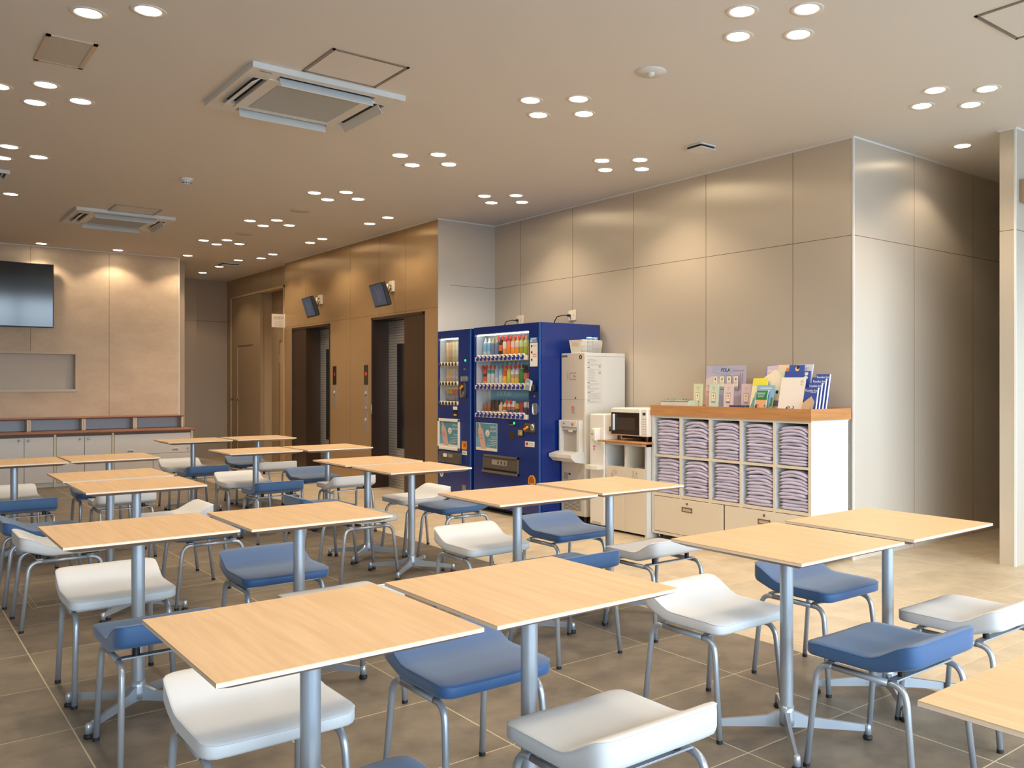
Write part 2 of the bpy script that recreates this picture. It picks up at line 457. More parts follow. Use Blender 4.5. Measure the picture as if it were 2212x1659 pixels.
# ------------------------------------------------------------------ lift doors and washroom door (part of the walls)
def ribbed():
    m = bpy.data.materials.new('ribbed_steel'); m.use_nodes = True
    nt = m.node_tree; p = nt.nodes['Principled BSDF']; L = nt.links.new
    g = nt.nodes.new('ShaderNodeNewGeometry'); sx = nt.nodes.new('ShaderNodeSeparateXYZ'); L(g.outputs['Position'], sx.inputs[0])
    mu = nt.nodes.new('ShaderNodeMath'); mu.operation = 'MULTIPLY'; mu.inputs[1].default_value = 2 * PI / 0.034; L(sx.outputs['Z'], mu.inputs[0])
    sn = nt.nodes.new('ShaderNodeMath'); sn.operation = 'SINE'; L(mu.outputs[0], sn.inputs[0])
    gt = nt.nodes.new('ShaderNodeMath'); gt.operation = 'GREATER_THAN'; gt.inputs[1].default_value = 0.8; L(sn.outputs[0], gt.inputs[0])
    mx = nt.nodes.new('ShaderNodeMixRGB'); mx.inputs[1].default_value = rgb(214, 214, 212); mx.inputs[2].default_value = rgb(150, 148, 144); L(gt.outputs[0], mx.inputs[0])
    L(mx.outputs[0], p.inputs['Base Color']); p.inputs['Metallic'].default_value = 0.75; p.inputs['Roughness'].default_value = 0.36
    return m
M_rib = ribbed()
def lift(n, hole, opening, panel, glass, seam):
    y0, y1 = hole
    b = MB(); f = .03
    b.box(XE - .006, XE + .22, y0, y0 + f - .004, 0, ZE + .02, M_brown).box(XE - .006, XE + .22, y1 - f + .004, y1, 0, ZE + .02, M_brown)
    b.box(XE - .006, XE + .22, y0, y1, ZE - .012, ZE + .02, M_brown)
    d = struct(b.build('door_%d' % n))
    MB().box(XE + .002, XE + .22, panel[0], panel[1], 0.0, ZE - .012, M_brown2).build('side_panel', d)
    if panel[0] >= opening[1] - .01:  # reveal belongs to the panel side
        pass
    else:
        MB().box(XE + .002, XE + .22, opening[1], y1 - f + .004, 0, ZE - .012, M_brown).build('jamb', d)
    door = MB().box(5.05, 5.075, opening[0] - .3, seam - .003, .0, ZE - .02, M_rib).box(5.056, 5.08, seam - .003, opening[1] + .02, 0, ZE - .02, M_rib).build('sliding_panel', d)
    MB().box(5.044, 5.05, glass[0], glass[1], .507, 1.806, mat('lift_glass', (14, 13, 14), 0.12)).build('window_strip', door)
    MB().box(XE + .24, XE + .26, y0 - .2, y1 + .2, 0, ZE + .1, M_dark).build('shaft_lining', d)
    return d
lift(1, (11.66, 13.07), EA, (EA[1], 13.045), (12.12, 12.30), 12.42)
lift(2, (8.98, 10.36), (EB[0], 10.325), (9.005, EB[0]), (9.885, 10.075), 10.20)

M_fr3 = mat('washroom_frame', (206, 182, 140), 0.45)
M_leaf = mat('washroom_leaf', (170, 146, 112), 0.4, 0.15)
b = MB(); f = .035
b.box(XB - .012, XB + .1, 13.68, 13.68 + f, 0, 2.845, M_fr3).box(XB - .012, XB + .1, 16.34 - f, 16.34, 0, 2.845, M_fr3).box(XB - .012, XB + .1, 13.68, 16.34, 2.81, 2.845, M_fr3)
d3 = struct(b.build('door_3'))
lf = MB().box(XB + .0, XB + .05, 14.80, 16.30, 0.01, 2.805, M_leaf).build('sliding_leaf', d3)
MB().box(XB - .006, XB + .001, 15.955, 15.975, .01, 1.97, M_fr3).box(XB - .005, XB + .001, 15.2, 15.975, 1.955, 1.975, M_joint).build('pass_door_edge', lf)
for y in (16.2, 15.9):
    MB().lathe((XB, y, 1.03), [(0, -.05), (.012, -.048), (.018, -.035), (.012, -.02), (.008, -.01), (.016, 0)], mat('brass', (150, 120, 70), .25, 1), 12, 'X').build('knob', lf)
M_in = mat('washroom_inner', (196, 170, 134), 0.5)
struct(MB().box(5.005, 5.16, 14.86, 14.90 + .5, 0, 2.9, M_in).box(5.16, 5.3, 13.3, 15.4, 0, 2.9, mat('washroom_inner2', (172, 150, 120), .5)).box(XB + T, 5.3, 13.3, 13.45, 0, 2.9, M_in)
       .box(XB + T, 5.3, 13.3, 15.4, 2.9, 2.95, M_ceil).build('wall_washroom_inner'))
d4 = struct(MB().box(5.150, 5.162, 13.6, 14.44, .01, 1.976, M_in).box(5.146, 5.162, 14.44, 14.50, 0, 2.03, mat('washroom_inner3', (150, 128, 98), .5)).build('door_4'))
for z in (1.72, .25):
    MB().cyl((5.146, 14.44, z - .06), .012, .12, M_steel, 10).build('hinge', d4)

# ------------------------------------------------------------------ tables
def make_table():
    t = thing('dining_table', '', 'table')
    hw, hd, z = .305, .3025, .73
    MB().box(-hw, hw, -hd, hd, z - .0025, z, M_top).build('tabletop', t)
    b = MB(); e = .0105; i = b.mi(M_ply); j = b.mi(M_under)
    def ring(dx, zz): return [b.bm.verts.new(p) for p in ((-hw + dx, -hd + dx, zz), (hw - dx, -hd + dx, zz), (hw - dx, hd - dx, zz), (-hw + dx, hd - dx, zz))]
    r0 = ring(0, z - .0025); r1 = ring(0, z - e); r2 = ring(.042, z - .028)
    for k in range(4):
        f = b.bm.faces.new((r0[k], r0[(k + 1) % 4], r1[(k + 1) % 4], r1[k])); f.material_index = i
        f = b.bm.faces.new((r1[k], r1[(k + 1) % 4], r2[(k + 1) % 4], r2[k])); f.material_index = j
    f = b.bm.faces.new(r2); f.material_index = j
    f = b.bm.faces.new(r0[::-1]); f.material_index = i
    b.build('bevelled_edge', t)
    MB().box(-.13, .13, -.13, .13, z - .037, z - .0285, M_alud, .002).build('mounting_plate', t)
    MB().cyl((0, 0, .115), .0245, z - .0375 - .115, M_alu, 28).build('column', t)
    b = MB()
    b.lathe((0, 0, 0), [(0, .045), (.030, .045), (.031, .07), (.0275, .095), (.0265, .118), (0, .118)], M_alu, 28)
    L = .296
    for k in range(4):
        a = PI / 4 + k * PI / 2; R = Matrix.Rotation(a, 4, 'Z')
        sec = [(0.0, .040, .105, .017), (.045, .038, .090, .0105), (.075, .037, .078, .0085), (.12, .036, .072, .008), (L, .030, .052, .0065)]
        rings = []
        for x, z0, z1, hw_ in sec:
            rings.append([b.bm.verts.new(R @ Vector(p)) for p in ((x, -hw_, z0), (x, hw_, z0), (x, hw_ * .8, z1), (x, -hw_ * .8, z1))])
        ii = b.mi(M_alu)
        for p, q in zip(rings, rings[1:]):
            for n in range(4):
                f = b.bm.faces.new((p[n], p[(n + 1) % 4], q[(n + 1) % 4], q[n])); f.material_index = ii
        f = b.bm.faces.new(rings[-1]); f.material_index = ii
        b.lathe(R @ Vector((L, 0, 0)), [(0, .018), (.0135, .018), (.0125, .050), (.008, .056), (0, .057)], M_alu, 14)
    b.build('cross_base', t)
    for k in range(4):
        a = PI / 4 + k * PI / 2
        MB().lathe((L * math.cos(a), L * math.sin(a), 0), [(0, 0), (.015, 0), (.018, .005), (.017, .013), (.007, .016), (.006, .02), (0, .02)], M_rubber, 14).build('levelling_foot', t)
    return t
TABLES = [  # x, y, label
    (.822, 2.10, 'light wood square table in the foreground, left half of the nearest pair'),
    (1.463, 2.09, 'light wood square table in the foreground, right half of the nearest pair'),
    (2.615, 2.07, 'light wood square table right of centre, left half of the pair before the towel shelf'),
    (3.29, 2.07, 'light wood square table nearest the right-hand passage, right half of its pair'),
    (.832, 3.935, 'light wood square table at left, left half of the second pair back'),
    (1.475, 3.90, 'light wood square table left of centre, right half of the second pair back'),
    (2.625, 3.86, 'light wood square table in front of the blue machines, left half of its pair'),
    (3.287, 3.885, 'light wood square table in front of the recycling cabinet, right half of its pair'),
    (1.19, 5.67, 'light wood square table at left, nearer one of a front-to-back pair'),
    (1.187, 6.38, 'light wood square table at left, farther one of a front-to-back pair'),
    (2.905, 5.58, 'light wood square table in the middle, nearer one of the pair facing the lifts'),
    (2.90, 6.28, 'light wood square table in the middle, farther one of the pair facing the lifts'),
    (.83, 7.87, 'light wood square table cut by the left picture edge, before the low cabinets'),
    (1.462, 7.90, 'light wood square table before the low cabinets, beside the one cut by the left edge'),
    (2.592, 7.87, 'light wood square table in the back middle, left half of the second-last pair'),
    (3.24, 7.86, 'light wood square table in the back middle, right half of the second-last pair'),
    (2.565, 9.71, 'light wood square table at the very back, left half of the last pair'),
    (3.225, 9.71, 'light wood square table at the very back, right half of the last pair'),
    (1.785, .567, 'light wood square table cut by the bottom right picture corner'),
]
tproto = make_table()
for k, (x, y, lab) in enumerate(TABLES):
    o = tproto if k == 0 else dup(tproto, (x, y, 0))
    o.location = (x, y, 0); o['label'] = lab; o['group'] = 'square dining tables'

# ------------------------------------------------------------------ chairs
def fabric(name, col, spec=.25):
    m = mat(name, col, .55, 0, spec, noise=((420, 420, 420), 2, .06))
    p = m.node_tree.nodes['Principled BSDF']
    p.inputs['Sheen Weight'].default_value = .25; p.inputs['Sheen Roughness'].default_value = .5
    return m
M_blue = fabric('blue_upholstery', (50, 88, 134), .5)
M_grey = fabric('pale_grey_upholstery', (206, 208, 210))
def seat_mesh(m):
    b = MB(); i = b.mi(m)
    HW, HD, R = .200, .210, .042
    def lip(y): 
        t = max(0.0, min(1.0, (y - .035) / (HD - .035))); return t * t * (3 - 2 * t) if t < 1 else 1
    def top(x, y): 
        return .437 + .068 * lip(y) - .003 * (1 - (x / HW) ** 2) * (1 - lip(y)) - .006 * max(0, (-y - .14) / .07) ** 2
    def bot(x, y): return .390 + .036 * lip(y) ** 1.3
    N = 14
    def mp(u, v, k=1.0, ins=0.0):
        x, y = u * (HW - ins), v * (HD - ins); r = R
        cx, cy = abs(x) - (HW - ins - r), abs(y) - (HD - ins - r)
        if cx > 0 and cy > 0:
            mx_ = max(cx, cy); l = math.hypot(cx, cy)
            f = mx_ / l; cx, cy = cx * f, cy * f
            x = math.copysign(HW - ins - r + cx, x); y = math.copysign(HD - ins - r + cy, y)
        return x, y
    us = [-1 + 2 * k / N for k in range(N + 1)]
    def g(zf, ins, dz):
        out = []
        for v in us:
            row = []
            for u in us:
                x, y = mp(u, v, ins=ins); row.append(b.bm.verts.new((x, y, zf(x, y) + dz)))
            out.append(row)
        return out
    A = g(top, .005, 0); B_ = g(bot, .010, 0)
    for G in (A, B_):
        for a in range(N):
            for c in range(N):
                f = b.bm.faces.new((G[a][c], G[a][c + 1], G[a + 1][c + 1], G[a + 1][c])); f.material_index = i; f.smooth = True
    def loop(G): return [G[0][k] for k in range(N)] + [G[k][N] for k in range(N)] + [G[N][N - k] for k in range(N)] + [G[N - k][0] for k in range(N)]
    per = [(us[k], -1) for k in range(N)] + [(1, us[k]) for k in range(N)] + [(us[N - k], 1) for k in range(N)] + [(-1, us[N - k]) for k in range(N)]
    rings = [loop(A)]
    for ins, tt in ((.0018, .030), (-.0010, .075), (.0008, .13), (.0, .3), (.0, .78), (.003, .94)):
        rg = []
        for u, v in per:
            x, y = mp(u, v, ins=ins); zt, zb = top(x, y), bot(x, y)
            rg.append(b.bm.verts.new((x, y, zt - tt * .048 if tt < .2 else zt + (zb - zt) * tt)))
        rings.append(rg)
    rings.append(loop(B_))
    n = len(per)
    for p, q in zip(rings, rings[1:]):
        for k in range(n):
            f = b.bm.faces.new((p[k], p[(k + 1) % n], q[(k + 1) % n], q[k])); f.material_index = i; f.smooth = True
    for rg in (rings[2], rings[3]):
        for k in range(n):
            e = b.bm.edges.get((rg[k], rg[(k + 1) % n]))
            if e: e.smooth = False
    return b
def make_chair(m):
    t = thing('dining_chair', '', 'chair')
    seat_mesh(m).build('seat', t)
    ZR = .363; RX = .172
    for sx in (-1, 1):
        MB().tube([(sx * RX, -.105, ZR), (sx * RX, .105, ZR)], .0108, M_alu, 12).build('side_rail', t)
        for sy in (-1, 1):
            pts = [(sx * RX, sy * .105, ZR)]
            c0 = Vector((sx * RX, sy * .150, ZR)); foot = Vector((sx * .186, sy * .203, .012))
            # quarter bend from the rail down into the leg
            P0 = Vector((sx * RX, sy * .118, ZR)); P1 = Vector((sx * (RX + .001), sy * .166, ZR - .001)); dirn = (foot - P1).normalized(); P2 = P1 + dirn * .055
            for k in range(9):
                u = k / 8; pts.append(tuple(P0 * (1 - u) ** 2 + P1 * 2 * u * (1 - u) + P2 * u * u))
            pts.append(tuple(foot))
            lg = MB().tube(pts, .0108, M_alu, 12).build('leg', t)
            MB().cyl((foot.x, foot.y, 0), .0118, .013, M_rubber, 12).build('foot_cap', lg)
    for sy in (-1, 1):
        MB().box(-RX + .004, RX - .004, sy * .118 - .016, sy * .118 + .016, ZR + .0085, ZR + .0145, M_alu, .001).build('crossbar', t)
    for sx in (-1, 1):
        for sy in (-1, 1):
            MB().cyl((sx * .12, sy * .118, ZR + .0145), .012, .018 if sy < 0 else .034, M_black, 10).build('seat_spacer', t)
    return t
blue0 = make_chair(M_blue); white0 = make_chair(M_grey)
used = {'b': False, 'w': False}
NAMES = {'b': 'blue padded chair', 'w': 'pale grey padded chair'}
# lip direction: N = lip on the far (+Y) side, S = near side, E = +X, W = -X ; local lip is +Y
ROT = {'N': 0, 'S': PI, 'E': -PI / 2, 'W': PI / 2}
def chair(c, x, y, d, lab, yaw=0.0):
    proto = blue0 if c == 'b' else white0
    rz = ROT[d] + yaw
    if not used[c]:
        used[c] = True; o = proto; o.location = (x, y, 0); o.rotation_euler = (0, 0, rz)
    else: o = dup(proto, (x, y, 0), rz)
    o['label'] = NAMES[c] + ' ' + lab; o['group'] = 'blue chairs' if c == 'b' else 'pale grey chairs'
CH = [
    ('w', .820, 2.465, 'N', 'tucked beneath the foreground left table'),
    ('b', .780, 1.712, 'S', 'at the bottom edge of the picture, barely showing'),
    ('b', 1.472, 2.455, 'N', 'under the gap between the two nearest tables'),
    ('w', 1.462, 1.725, 'S', 'in the bottom middle, nearest to the camera'),
    ('w', 2.560, 2.388, 'N', 'just right of the foreground table pair'),
    ('b', 2.648, 1.660, 'S', 'in the right foreground, low back edge toward the camera'),
    ('b', 3.260, 2.415, 'N', 'at right, behind the left column of the right pair'),
    ('w', 3.265, 1.690, 'S', 'cut by the right picture edge'),
    ('w', .820, 4.300, 'N', 'at left, before the column of the second-row left table'),
    ('b', .825, 3.480, 'S', 'at left, partly under the left corner of the foreground table'),
    ('b', 1.492, 4.270, 'N', 'left of centre, before the column of the second-row right table'),
    ('w', 1.500, 3.500, 'S', 'almost hidden behind the far edge of the foreground left table'),
    ('w', 2.628, 4.220, 'N', 'in the centre, facing the table before the blue machines'),
    ('b', 2.615, 3.435, 'S', 'almost hidden behind the far edge of the foreground right table'),
    ('b', 3.245, 4.262, 'N', 'in front of the ice machine, between two table columns'),
    ('w', 3.243, 3.452, 'S', 'before the cabinets, back edge to the camera'),
    ('b', 3.282, 5.635, 'E', 'in the centre, partly under the table before the blue machines'),
    ('w', 3.290, 6.240, 'E', 'before the small blue machine, its raised edge to the right'),
    ('w', 2.530, 5.625, 'W', 'in the middle, showing past the right corner of the second-row table'),
    ('b', 2.525, 6.270, 'W', 'in the middle, a sliver seen over a table edge'),
    ('w', .815, 5.700, 'W', 'at far left, side on, raised edge left'),
    ('b', .805, 6.350, 'W', 'cut by the left picture edge, side on'),
    ('b', 1.565, 5.680, 'E', 'under the right corner of the second-row left table'),
    ('w', 1.560, 6.375, 'E', 'whose raised edge peeps over the second-row left table'),
    ('w', .830, 8.240, 'N', 'at the left picture edge right before the low cabinets'),
    ('b', .835, 7.500, 'S', 'at the left picture edge with its back to the camera'),
    ('b', 1.470, 8.260, 'N', 'mostly hidden by the front-to-back table pair at left'),
    ('w', 1.475, 7.500, 'S', 'seen from behind between the columns of the pair at left'),
    ('w', 2.600, 8.235, 'N', 'in the back middle, before the second-last left table column'),
    ('b', 2.605, 7.490, 'S', 'seen from behind under the second-last left table'),
    ('b', 3.250, 8.230, 'N', 'in front of the lifts, under the second-last right table'),
    ('w', 3.255, 7.490, 'S', 'seen from behind before the lifts, left of the table column'),
    ('w', 2.565, 10.08, 'N', 'at the back beside the drawer cabinet'),
    ('b', 2.560, 9.330, 'S', 'at the back seen from behind, left of the second-last pair'),
    ('b', 3.240, 10.08, 'N', 'farthest back, before the washroom door'),
    ('w', 3.240, 9.330, 'S', 'at the back seen from behind, right of the farthest blue one'),
]
for c in CH: chair(*c)

# ------------------------------------------------------------------ downlights
M_lens = mat('downlight_lens', (255, 240, 220), 0.5, emis=(255, 238, 205), es=30.0)
M_ringm = mat('downlight_ring', (232, 226, 216), 0.4)
spot = bpy.data.lights.new('downlight_lamp', 'SPOT'); spot.energy = SPOT_W; spot.color = WARM
spot.spot_size = math.radians(122); spot.spot_blend = 0.45; spot.shadow_soft_size = 0.03
def make_downlight():
    t = thing('downlight', '', 'ceiling light')
    MB().lathe((0, 0, 0), [(.056, -.0008), (.064, -.0045), (.080, -.0045), (.083, -.0005)], M_ringm, 32).build('trim_ring', t)
    MB().cyl((0, 0, -.0022), .057, .0017, M_lens, 28).build('lens', t)
    o = bpy.data.objects.new('lamp', spot); COL.objects.link(o); o.location = (0, 0, -.036); o.parent = t
    return t
dl0 = make_downlight(); dl_used = [False]
def downlight(x, y, lab, group):
    if not dl_used[0]: dl_used[0] = True; o = dl0; o.location = (x, y, CEIL)
    else: o = dup(dl0, (x, y, CEIL))
    o['label'] = lab; o['group'] = group
DR = .222
CLUST = [
    (3.515, 2.88, 'of the large four at the top, right of centre'),
    (5.325, 2.875, 'of the four above the wall corner at upper right'),
    (3.50, 4.67, 'of the four left of the round ceiling sensor'),
    (4.838, 5.555, 'of the four nearest the beige panelled wall'),
    (3.492, 6.475, 'of the four right of the near ceiling air unit'),
    (4.833, 7.35, 'of the four above the blue drinks machines'),
    (3.502, 8.28, 'of the four just left of the drinks machine lights, mid ceiling'),
    (3.51, 10.17, 'of the four over the second-last tables'),
    (3.505, 11.95, 'of the farthest four on the ceiling'),
    (.83, 6.57, 'of the four below the perforated grille at left'),
    (.83, 8.41, 'of the three showing at the left edge, lower group'),
    (.83, 4.76, 'of the two cut by the top left of the picture'),
]
POS = [(-DR, 0, 'left'), (0, -DR, 'nearest'), (0, DR, 'farthest'), (DR, 0, 'right')]
for x, y, nm in CLUST:
    for dx, dy, pn in POS:
        downlight(x + dx, y + dy, 'warm round downlight, %s %s' % (pn, nm), 'downlights in fours')
for x, y in ((3.51, 1.09), (5.33, 1.09), (.83, 2.97), (1.9, -.7), (.83, 1.2)):  # unseen fours, added to light the near tables
    for dx, dy, pn in POS:
        downlight(x + dx, y + dy, 'warm round downlight added overhead for lighting, outside the picture', 'added downlights outside the picture')
for x, y, lab in ((4.39, 8.99, 'warm round downlight, nearer of the first pair before the lifts'), (4.40, 9.47, 'warm round downlight, farther of the first pair before the lifts'),
                  (4.40, 10.85, 'warm round downlight, nearer of the middle pair before the lifts'), (4.40, 11.25, 'warm round downlight, farther of the middle pair before the lifts'),
                  (4.39, 12.60, 'warm round downlight, nearer of the last pair before the lifts'), (4.40, 13.12, 'warm round downlight, farther of the last pair before the lifts'),
                  (4.21, 13.54, 'single warm downlight beside the small square ceiling box, nearer side'), (4.21, 14.48, 'single warm downlight just beyond the small square ceiling box'),
                  (4.23, 15.45, 'single warm downlight farthest back near the far wall'), (3.50, 13.52, 'single warm downlight at the right end of the plaster wall'),
                  (2.62, 13.58, 'single warm downlight above the middle of the plaster wall'), (1.73, 13.59, 'single warm downlight above the television'),
                  (.84, 13.59, 'single warm downlight over the plaster wall, past the left picture edge'), (1.05, 10.23, 'single warm downlight at the left picture edge, below the slotted vent'),
                  (6.46, 3.415, 'single warm downlight in the passage at right')):
    downlight(x, y, lab, 'single downlights')

# ------------------------------------------------------------------ ceiling equipment
M_ac = mat('air_unit_white', (226, 226, 222), 0.4)
M_acd = mat('air_unit_louvre_dark', (26, 28, 36), 0.6)
M_acg = mat('air_unit_filter', (176, 184, 188), 0.6, bump=(700, .4))
M_tag = mat('small_grey_print', (140, 136, 130), 0.6)
def make_ac(cx, cy, lab):
    t = thing('ceiling_air_conditioner', lab, 'air conditioner', (cx, cy, CEIL), 'ceiling air units')
    h = .475; z1 = CEIL; z0 = CEIL - .034
    b = MB()
    i, o = .345, h          # slots between i-.0 and i+.06
    # panel with four slots, built from strips
    s0, s1, L = .345, .415, .30
    b.box(cx - h, cx + h, cy - h, cy - s1, z0, z1, M_ac).box(cx - h, cx + h, cy + s1, cy + h, z0, z1, M_ac)
    b.box(cx - h, cx - s1, cy - s1, cy + s1, z0, z1, M_ac).box(cx + s1, cx + h, cy - s1, cy + s1, z0, z1, M_ac)
    for sx in (-1, 1):
        for sy in (-1, 1):
            a = sorted((cx + sx * L, cx + sx * s1)); c = sorted((cy + sy * L, cy + sy * s1)); b.box(*a, *c, z0, z1, M_ac)
    b.box(cx - s1 + .002, cx + s1 - .002, cy - s1 + .002, cy + s1 - .002, z1 - .010, z1 - .004, M_acd)
    b.box(cx - h + .05, cx - h + .12, cy - h + .035, cy - h + .047, z0 - .0006, z0, M_tag)
    b.build('panel', t)
    MB().box(cx - s0 + .008, cx + s0 - .008, cy - s0 + .008, cy + s0 - .008, z0 - .006, z1 - .011, M_ac, .004).build('centre_panel', t)
    MB().box(cx - .262, cx + .262, cy - .262, cy + .262, z0 - .0085, z0 - .0065, M_acg).build('filter_grille', t)
    for k in range(4):
        R = Matrix.Translation((cx, cy, z0)) @ Matrix.Rotation(k * PI / 2, 4, 'Z') @ Matrix.Translation((0, -.372, .004)) @ Matrix.Rotation(math.radians((-28, -34, 20, -58)[k]), 4, 'X')
        MB().box(-.29, .29, -.0025, .0025, -.060, 0, M_ac, .001, M=R).build('flap', t)
    return t
make_ac(2.145, 5.59, 'large white four-way ceiling air unit in the upper left of the picture')
make_ac(2.12, 10.98, 'small-looking four-way ceiling air unit far back, above the television wall')
M_hatch = mat('hatch_frame', (150, 140, 128), 0.4, 0.5)
def hatch(x0, x1, y0, y1, lab):
    t = thing('ceiling_access_hatch', lab, 'ceiling hatch', ((x0 + x1) / 2, (y0 + y1) / 2, CEIL), 'ceiling access hatches')
    b = MB(); w_ = .016; z = CEIL - .006
    b.box(x0, x1, y0, y0 + w_, z, CEIL, M_hatch).box(x0, x1, y1 - w_, y1, z, CEIL, M_hatch).box(x0, x0 + w_, y0, y1, z, CEIL, M_hatch).box(x1 - w_, x1, y0, y1, z, CEIL, M_hatch)
    b.build('frame', t)
    MB().box(x0 + w_ + .004, x1 - w_ - .004, y0 + w_ + .004, y1 - w_ - .004, CEIL - .004, CEIL, M_ceil).build('lid', t)
hatch(1.94, 2.40, 4.635, 5.085, 'square access hatch beside the large ceiling air unit')
hatch(1.93, 2.375, 10.12, 10.50, 'square access hatch beside the far ceiling air unit')
hatch(4.22, 4.67, 1.72, 2.17, 'square access hatch cut by the top right picture corner')
# perforated grille
def perf():
    m = bpy.data.materials.new('perforated_metal'); m.use_nodes = True
    nt = m.node_tree; p = nt.nodes['Principled BSDF']; L = nt.links.new
    g = nt.nodes.new('ShaderNodeNewGeometry'); mp = nt.nodes.new('ShaderNodeMapping'); mp.inputs['Rotation'].default_value = (0, 0, PI / 4); mp.inputs['Scale'].default_value = (52, 52, 52); L(g.outputs['Position'], mp.inputs[0])
    vo = nt.nodes.new('ShaderNodeTexVoronoi'); vo.inputs['Randomness'].default_value = 0; vo.inputs['Scale'].default_value = 1; L(mp.outputs[0], vo.inputs['Vector'])
    lt = nt.nodes.new('ShaderNodeMath'); lt.operation = 'LESS_THAN'; lt.inputs[1].default_value = .36; L(vo.outputs['Distance'], lt.inputs[0])
    mx = nt.nodes.new('ShaderNodeMixRGB'); mx.inputs[1].default_value = rgb(200, 194, 184); mx.inputs[2].default_value = rgb(84, 78, 70); L(lt.outputs[0], mx.inputs[0]); L(mx.outputs[0], p.inputs['Base Color'])
    return m
t = thing('ceiling_grille', 'rectangular perforated metal grille at the upper left of the ceiling', 'ceiling vent', (.83, 5.65, CEIL))
b = MB(); x0, x1, y0, y1 = .71, .95, 5.41, 5.885; e = .022; mm = mat('grille_frame', (206, 186, 166), .45)
b.box(x0, x1, y0, y0 + e, CEIL - .008, CEIL, mm).box(x0, x1, y1 - e, y1, CEIL - .008, CEIL, mm).box(x0, x0 + e, y0, y1, CEIL - .008, CEIL, mm).box(x1 - e, x1, y0, y1, CEIL - .008, CEIL, mm)
b.build('frame', t); MB().box(x0 + e, x1 - e, y0 + e, y1 - e, CEIL - .005, CEIL, perf()).build('perforated_plate', t)
t = thing('slotted_vent', 'slotted ceiling vent cut by the left picture edge', 'ceiling vent', (.8, 9.25, CEIL))
b = MB().box(.62, .93, 9.10, 9.12, CEIL - .03, CEIL, M_ac).box(.62, .93, 9.41, 9.43, CEIL - .03, CEIL, M_ac).box(.62, .64, 9.12, 9.41, CEIL - .03, CEIL, M_ac).box(.91, .93, 9.12, 9.41, CEIL - .03, CEIL, M_ac)
b.build('frame', t)
b = MB().box(.64, .91, 9.12, 9.41, CEIL - .004, CEIL, M_acd)
for k in range(8): b.box(.655 + k * .032, .663 + k * .032, 9.12, 9.41, CEIL - .028, CEIL - .004, M_ac)
b.build('slats', t)
t = thing('ceiling_sensor', 'round white ceiling sensor disc with a small dome, top right of centre', 'ceiling sensor', (3.52, 3.785, CEIL))
MB().lathe((3.52, 3.785, CEIL), [(0, -.009), (.088, -.009), (.092, -.004), (.092, 0)], M_ac, 36).build('disc', t)
MB().lathe((3.52, 3.785, CEIL - .009), [(0, -.022), (.012, -.020), (.021, -.012), (.024, 0)], M_ac, 20).build('dome', t)
def apbox(x, y, lab, s2=.085):
    t = thing('ceiling_speaker_box', lab, 'ceiling speaker', (x, y, CEIL))
    MB().box(x - s2, x + s2, y - s2, y + s2, CEIL - .012, CEIL, M_ac, .003).build('base_plate', t)
    MB().box(x - s2 + .012, x + s2 - .012, y - s2 + .012, y + s2 - .012, CEIL - .028, CEIL - .012, M_acd).build('dark_gap', t)
    MB().box(x - s2, x + s2, y - s2, y + s2, CEIL - .036, CEIL - .028, M_ac, .003).build('cover', t)
apbox(4.915, 4.72, 'square white ceiling box with a dark gap, near the beige wall at right')
apbox(4.225, 14.05, 'square ceiling box with a dark gap far back, before the washroom door', .13)
t = thing('smoke_detector', 'small round smoke detector hanging from the ceiling at left of centre', 'smoke detector', (2.178, 8.448, CEIL))
MB().lathe((2.178, 8.448, CEIL), [(0, -.022), (.050, -.022), (.055, -.016), (.055, 0)], M_ac, 28).build('base', t)
b = MB().lathe((2.178, 8.448, CEIL), [(0, -.052), (.024, -.052), (.034, -.046), (.036, -.022)], M_ac, 24)
for k in range(10):
    a = k * 2 * PI / 10; R = Matrix.Translation((2.178, 8.448, CEIL - .04)) @ Matrix.Rotation(a, 4, 'Z'); b.box(.033, .0372, -.004, .004, -.005, .004, M_black, 0, R)
b.build('sensing_head', t)
for x, y, lab in ((3.506, 9.23, 'round ceiling speaker disc, nearer one before the lift lights'), (3.518, 11.1, 'round ceiling speaker disc, farther one')):
    tag(MB().lathe((x, y, CEIL), [(0, -.007), (.096, -.007), (.1, -.003), (.1, 0)], mat('speaker_disc', (206, 198, 186), .5), 36).build('ceiling_disc'), lab, 'ceiling speaker', 'ceiling speaker discs')

# ------------------------------------------------------------------ vending machines (front plane X = 4.83, seen from -X; screen right = -Y)
M_vb = mat('machine_blue', (8, 42, 122), 0.25, 0.1, .5, coat=.15)
M_vd = mat('machine_blue_dark', (12, 26, 70), 0.4)
M_vi = mat('display_back', (196, 206, 214), 0.5)
M_vsky = mat('display_sky_blue', (92, 158, 204), 0.5)
M_cream = mat('cream_plastic', (236, 224, 204), 0.4)
M_vw = mat('white_sticker', (236, 232, 224), 0.5)
M_btn = mat('button_blue', (26, 44, 150), 0.15, coat=.5)
M_btnd = mat('button_dark', (70, 62, 48), 0.25)
M_green = mat('green_light', (40, 220, 120), .4, emis=(40, 255, 130), es=2.5)
M_orange = mat('orange_plastic', (236, 150, 30), 0.35)
M_txt = mat('dark_print', (52, 50, 52), .6)
M_txl = mat('light_print', (206, 214, 222), .6)
M_redp = mat('red_print', (190, 48, 44), .5)
M_grayp = mat('dark_grey_plastic', (92, 84, 74), .35, .2)
VX = 4.83
M_tube = mat('display_lamp', (255, 250, 240), .5, emis=(255, 244, 225), es=9.0)
M_pane = bpy.data.materials.new('display_pane'); M_pane.use_nodes = True
nt = M_pane.node_tree; nt.nodes.clear()
o_ = nt.nodes.new('ShaderNodeOutputMaterial'); mx = nt.nodes.new('ShaderNodeMixShader'); tr = nt.nodes.new('ShaderNodeBsdfTransparent'); gl = nt.nodes.new('ShaderNodeBsdfGlossy')
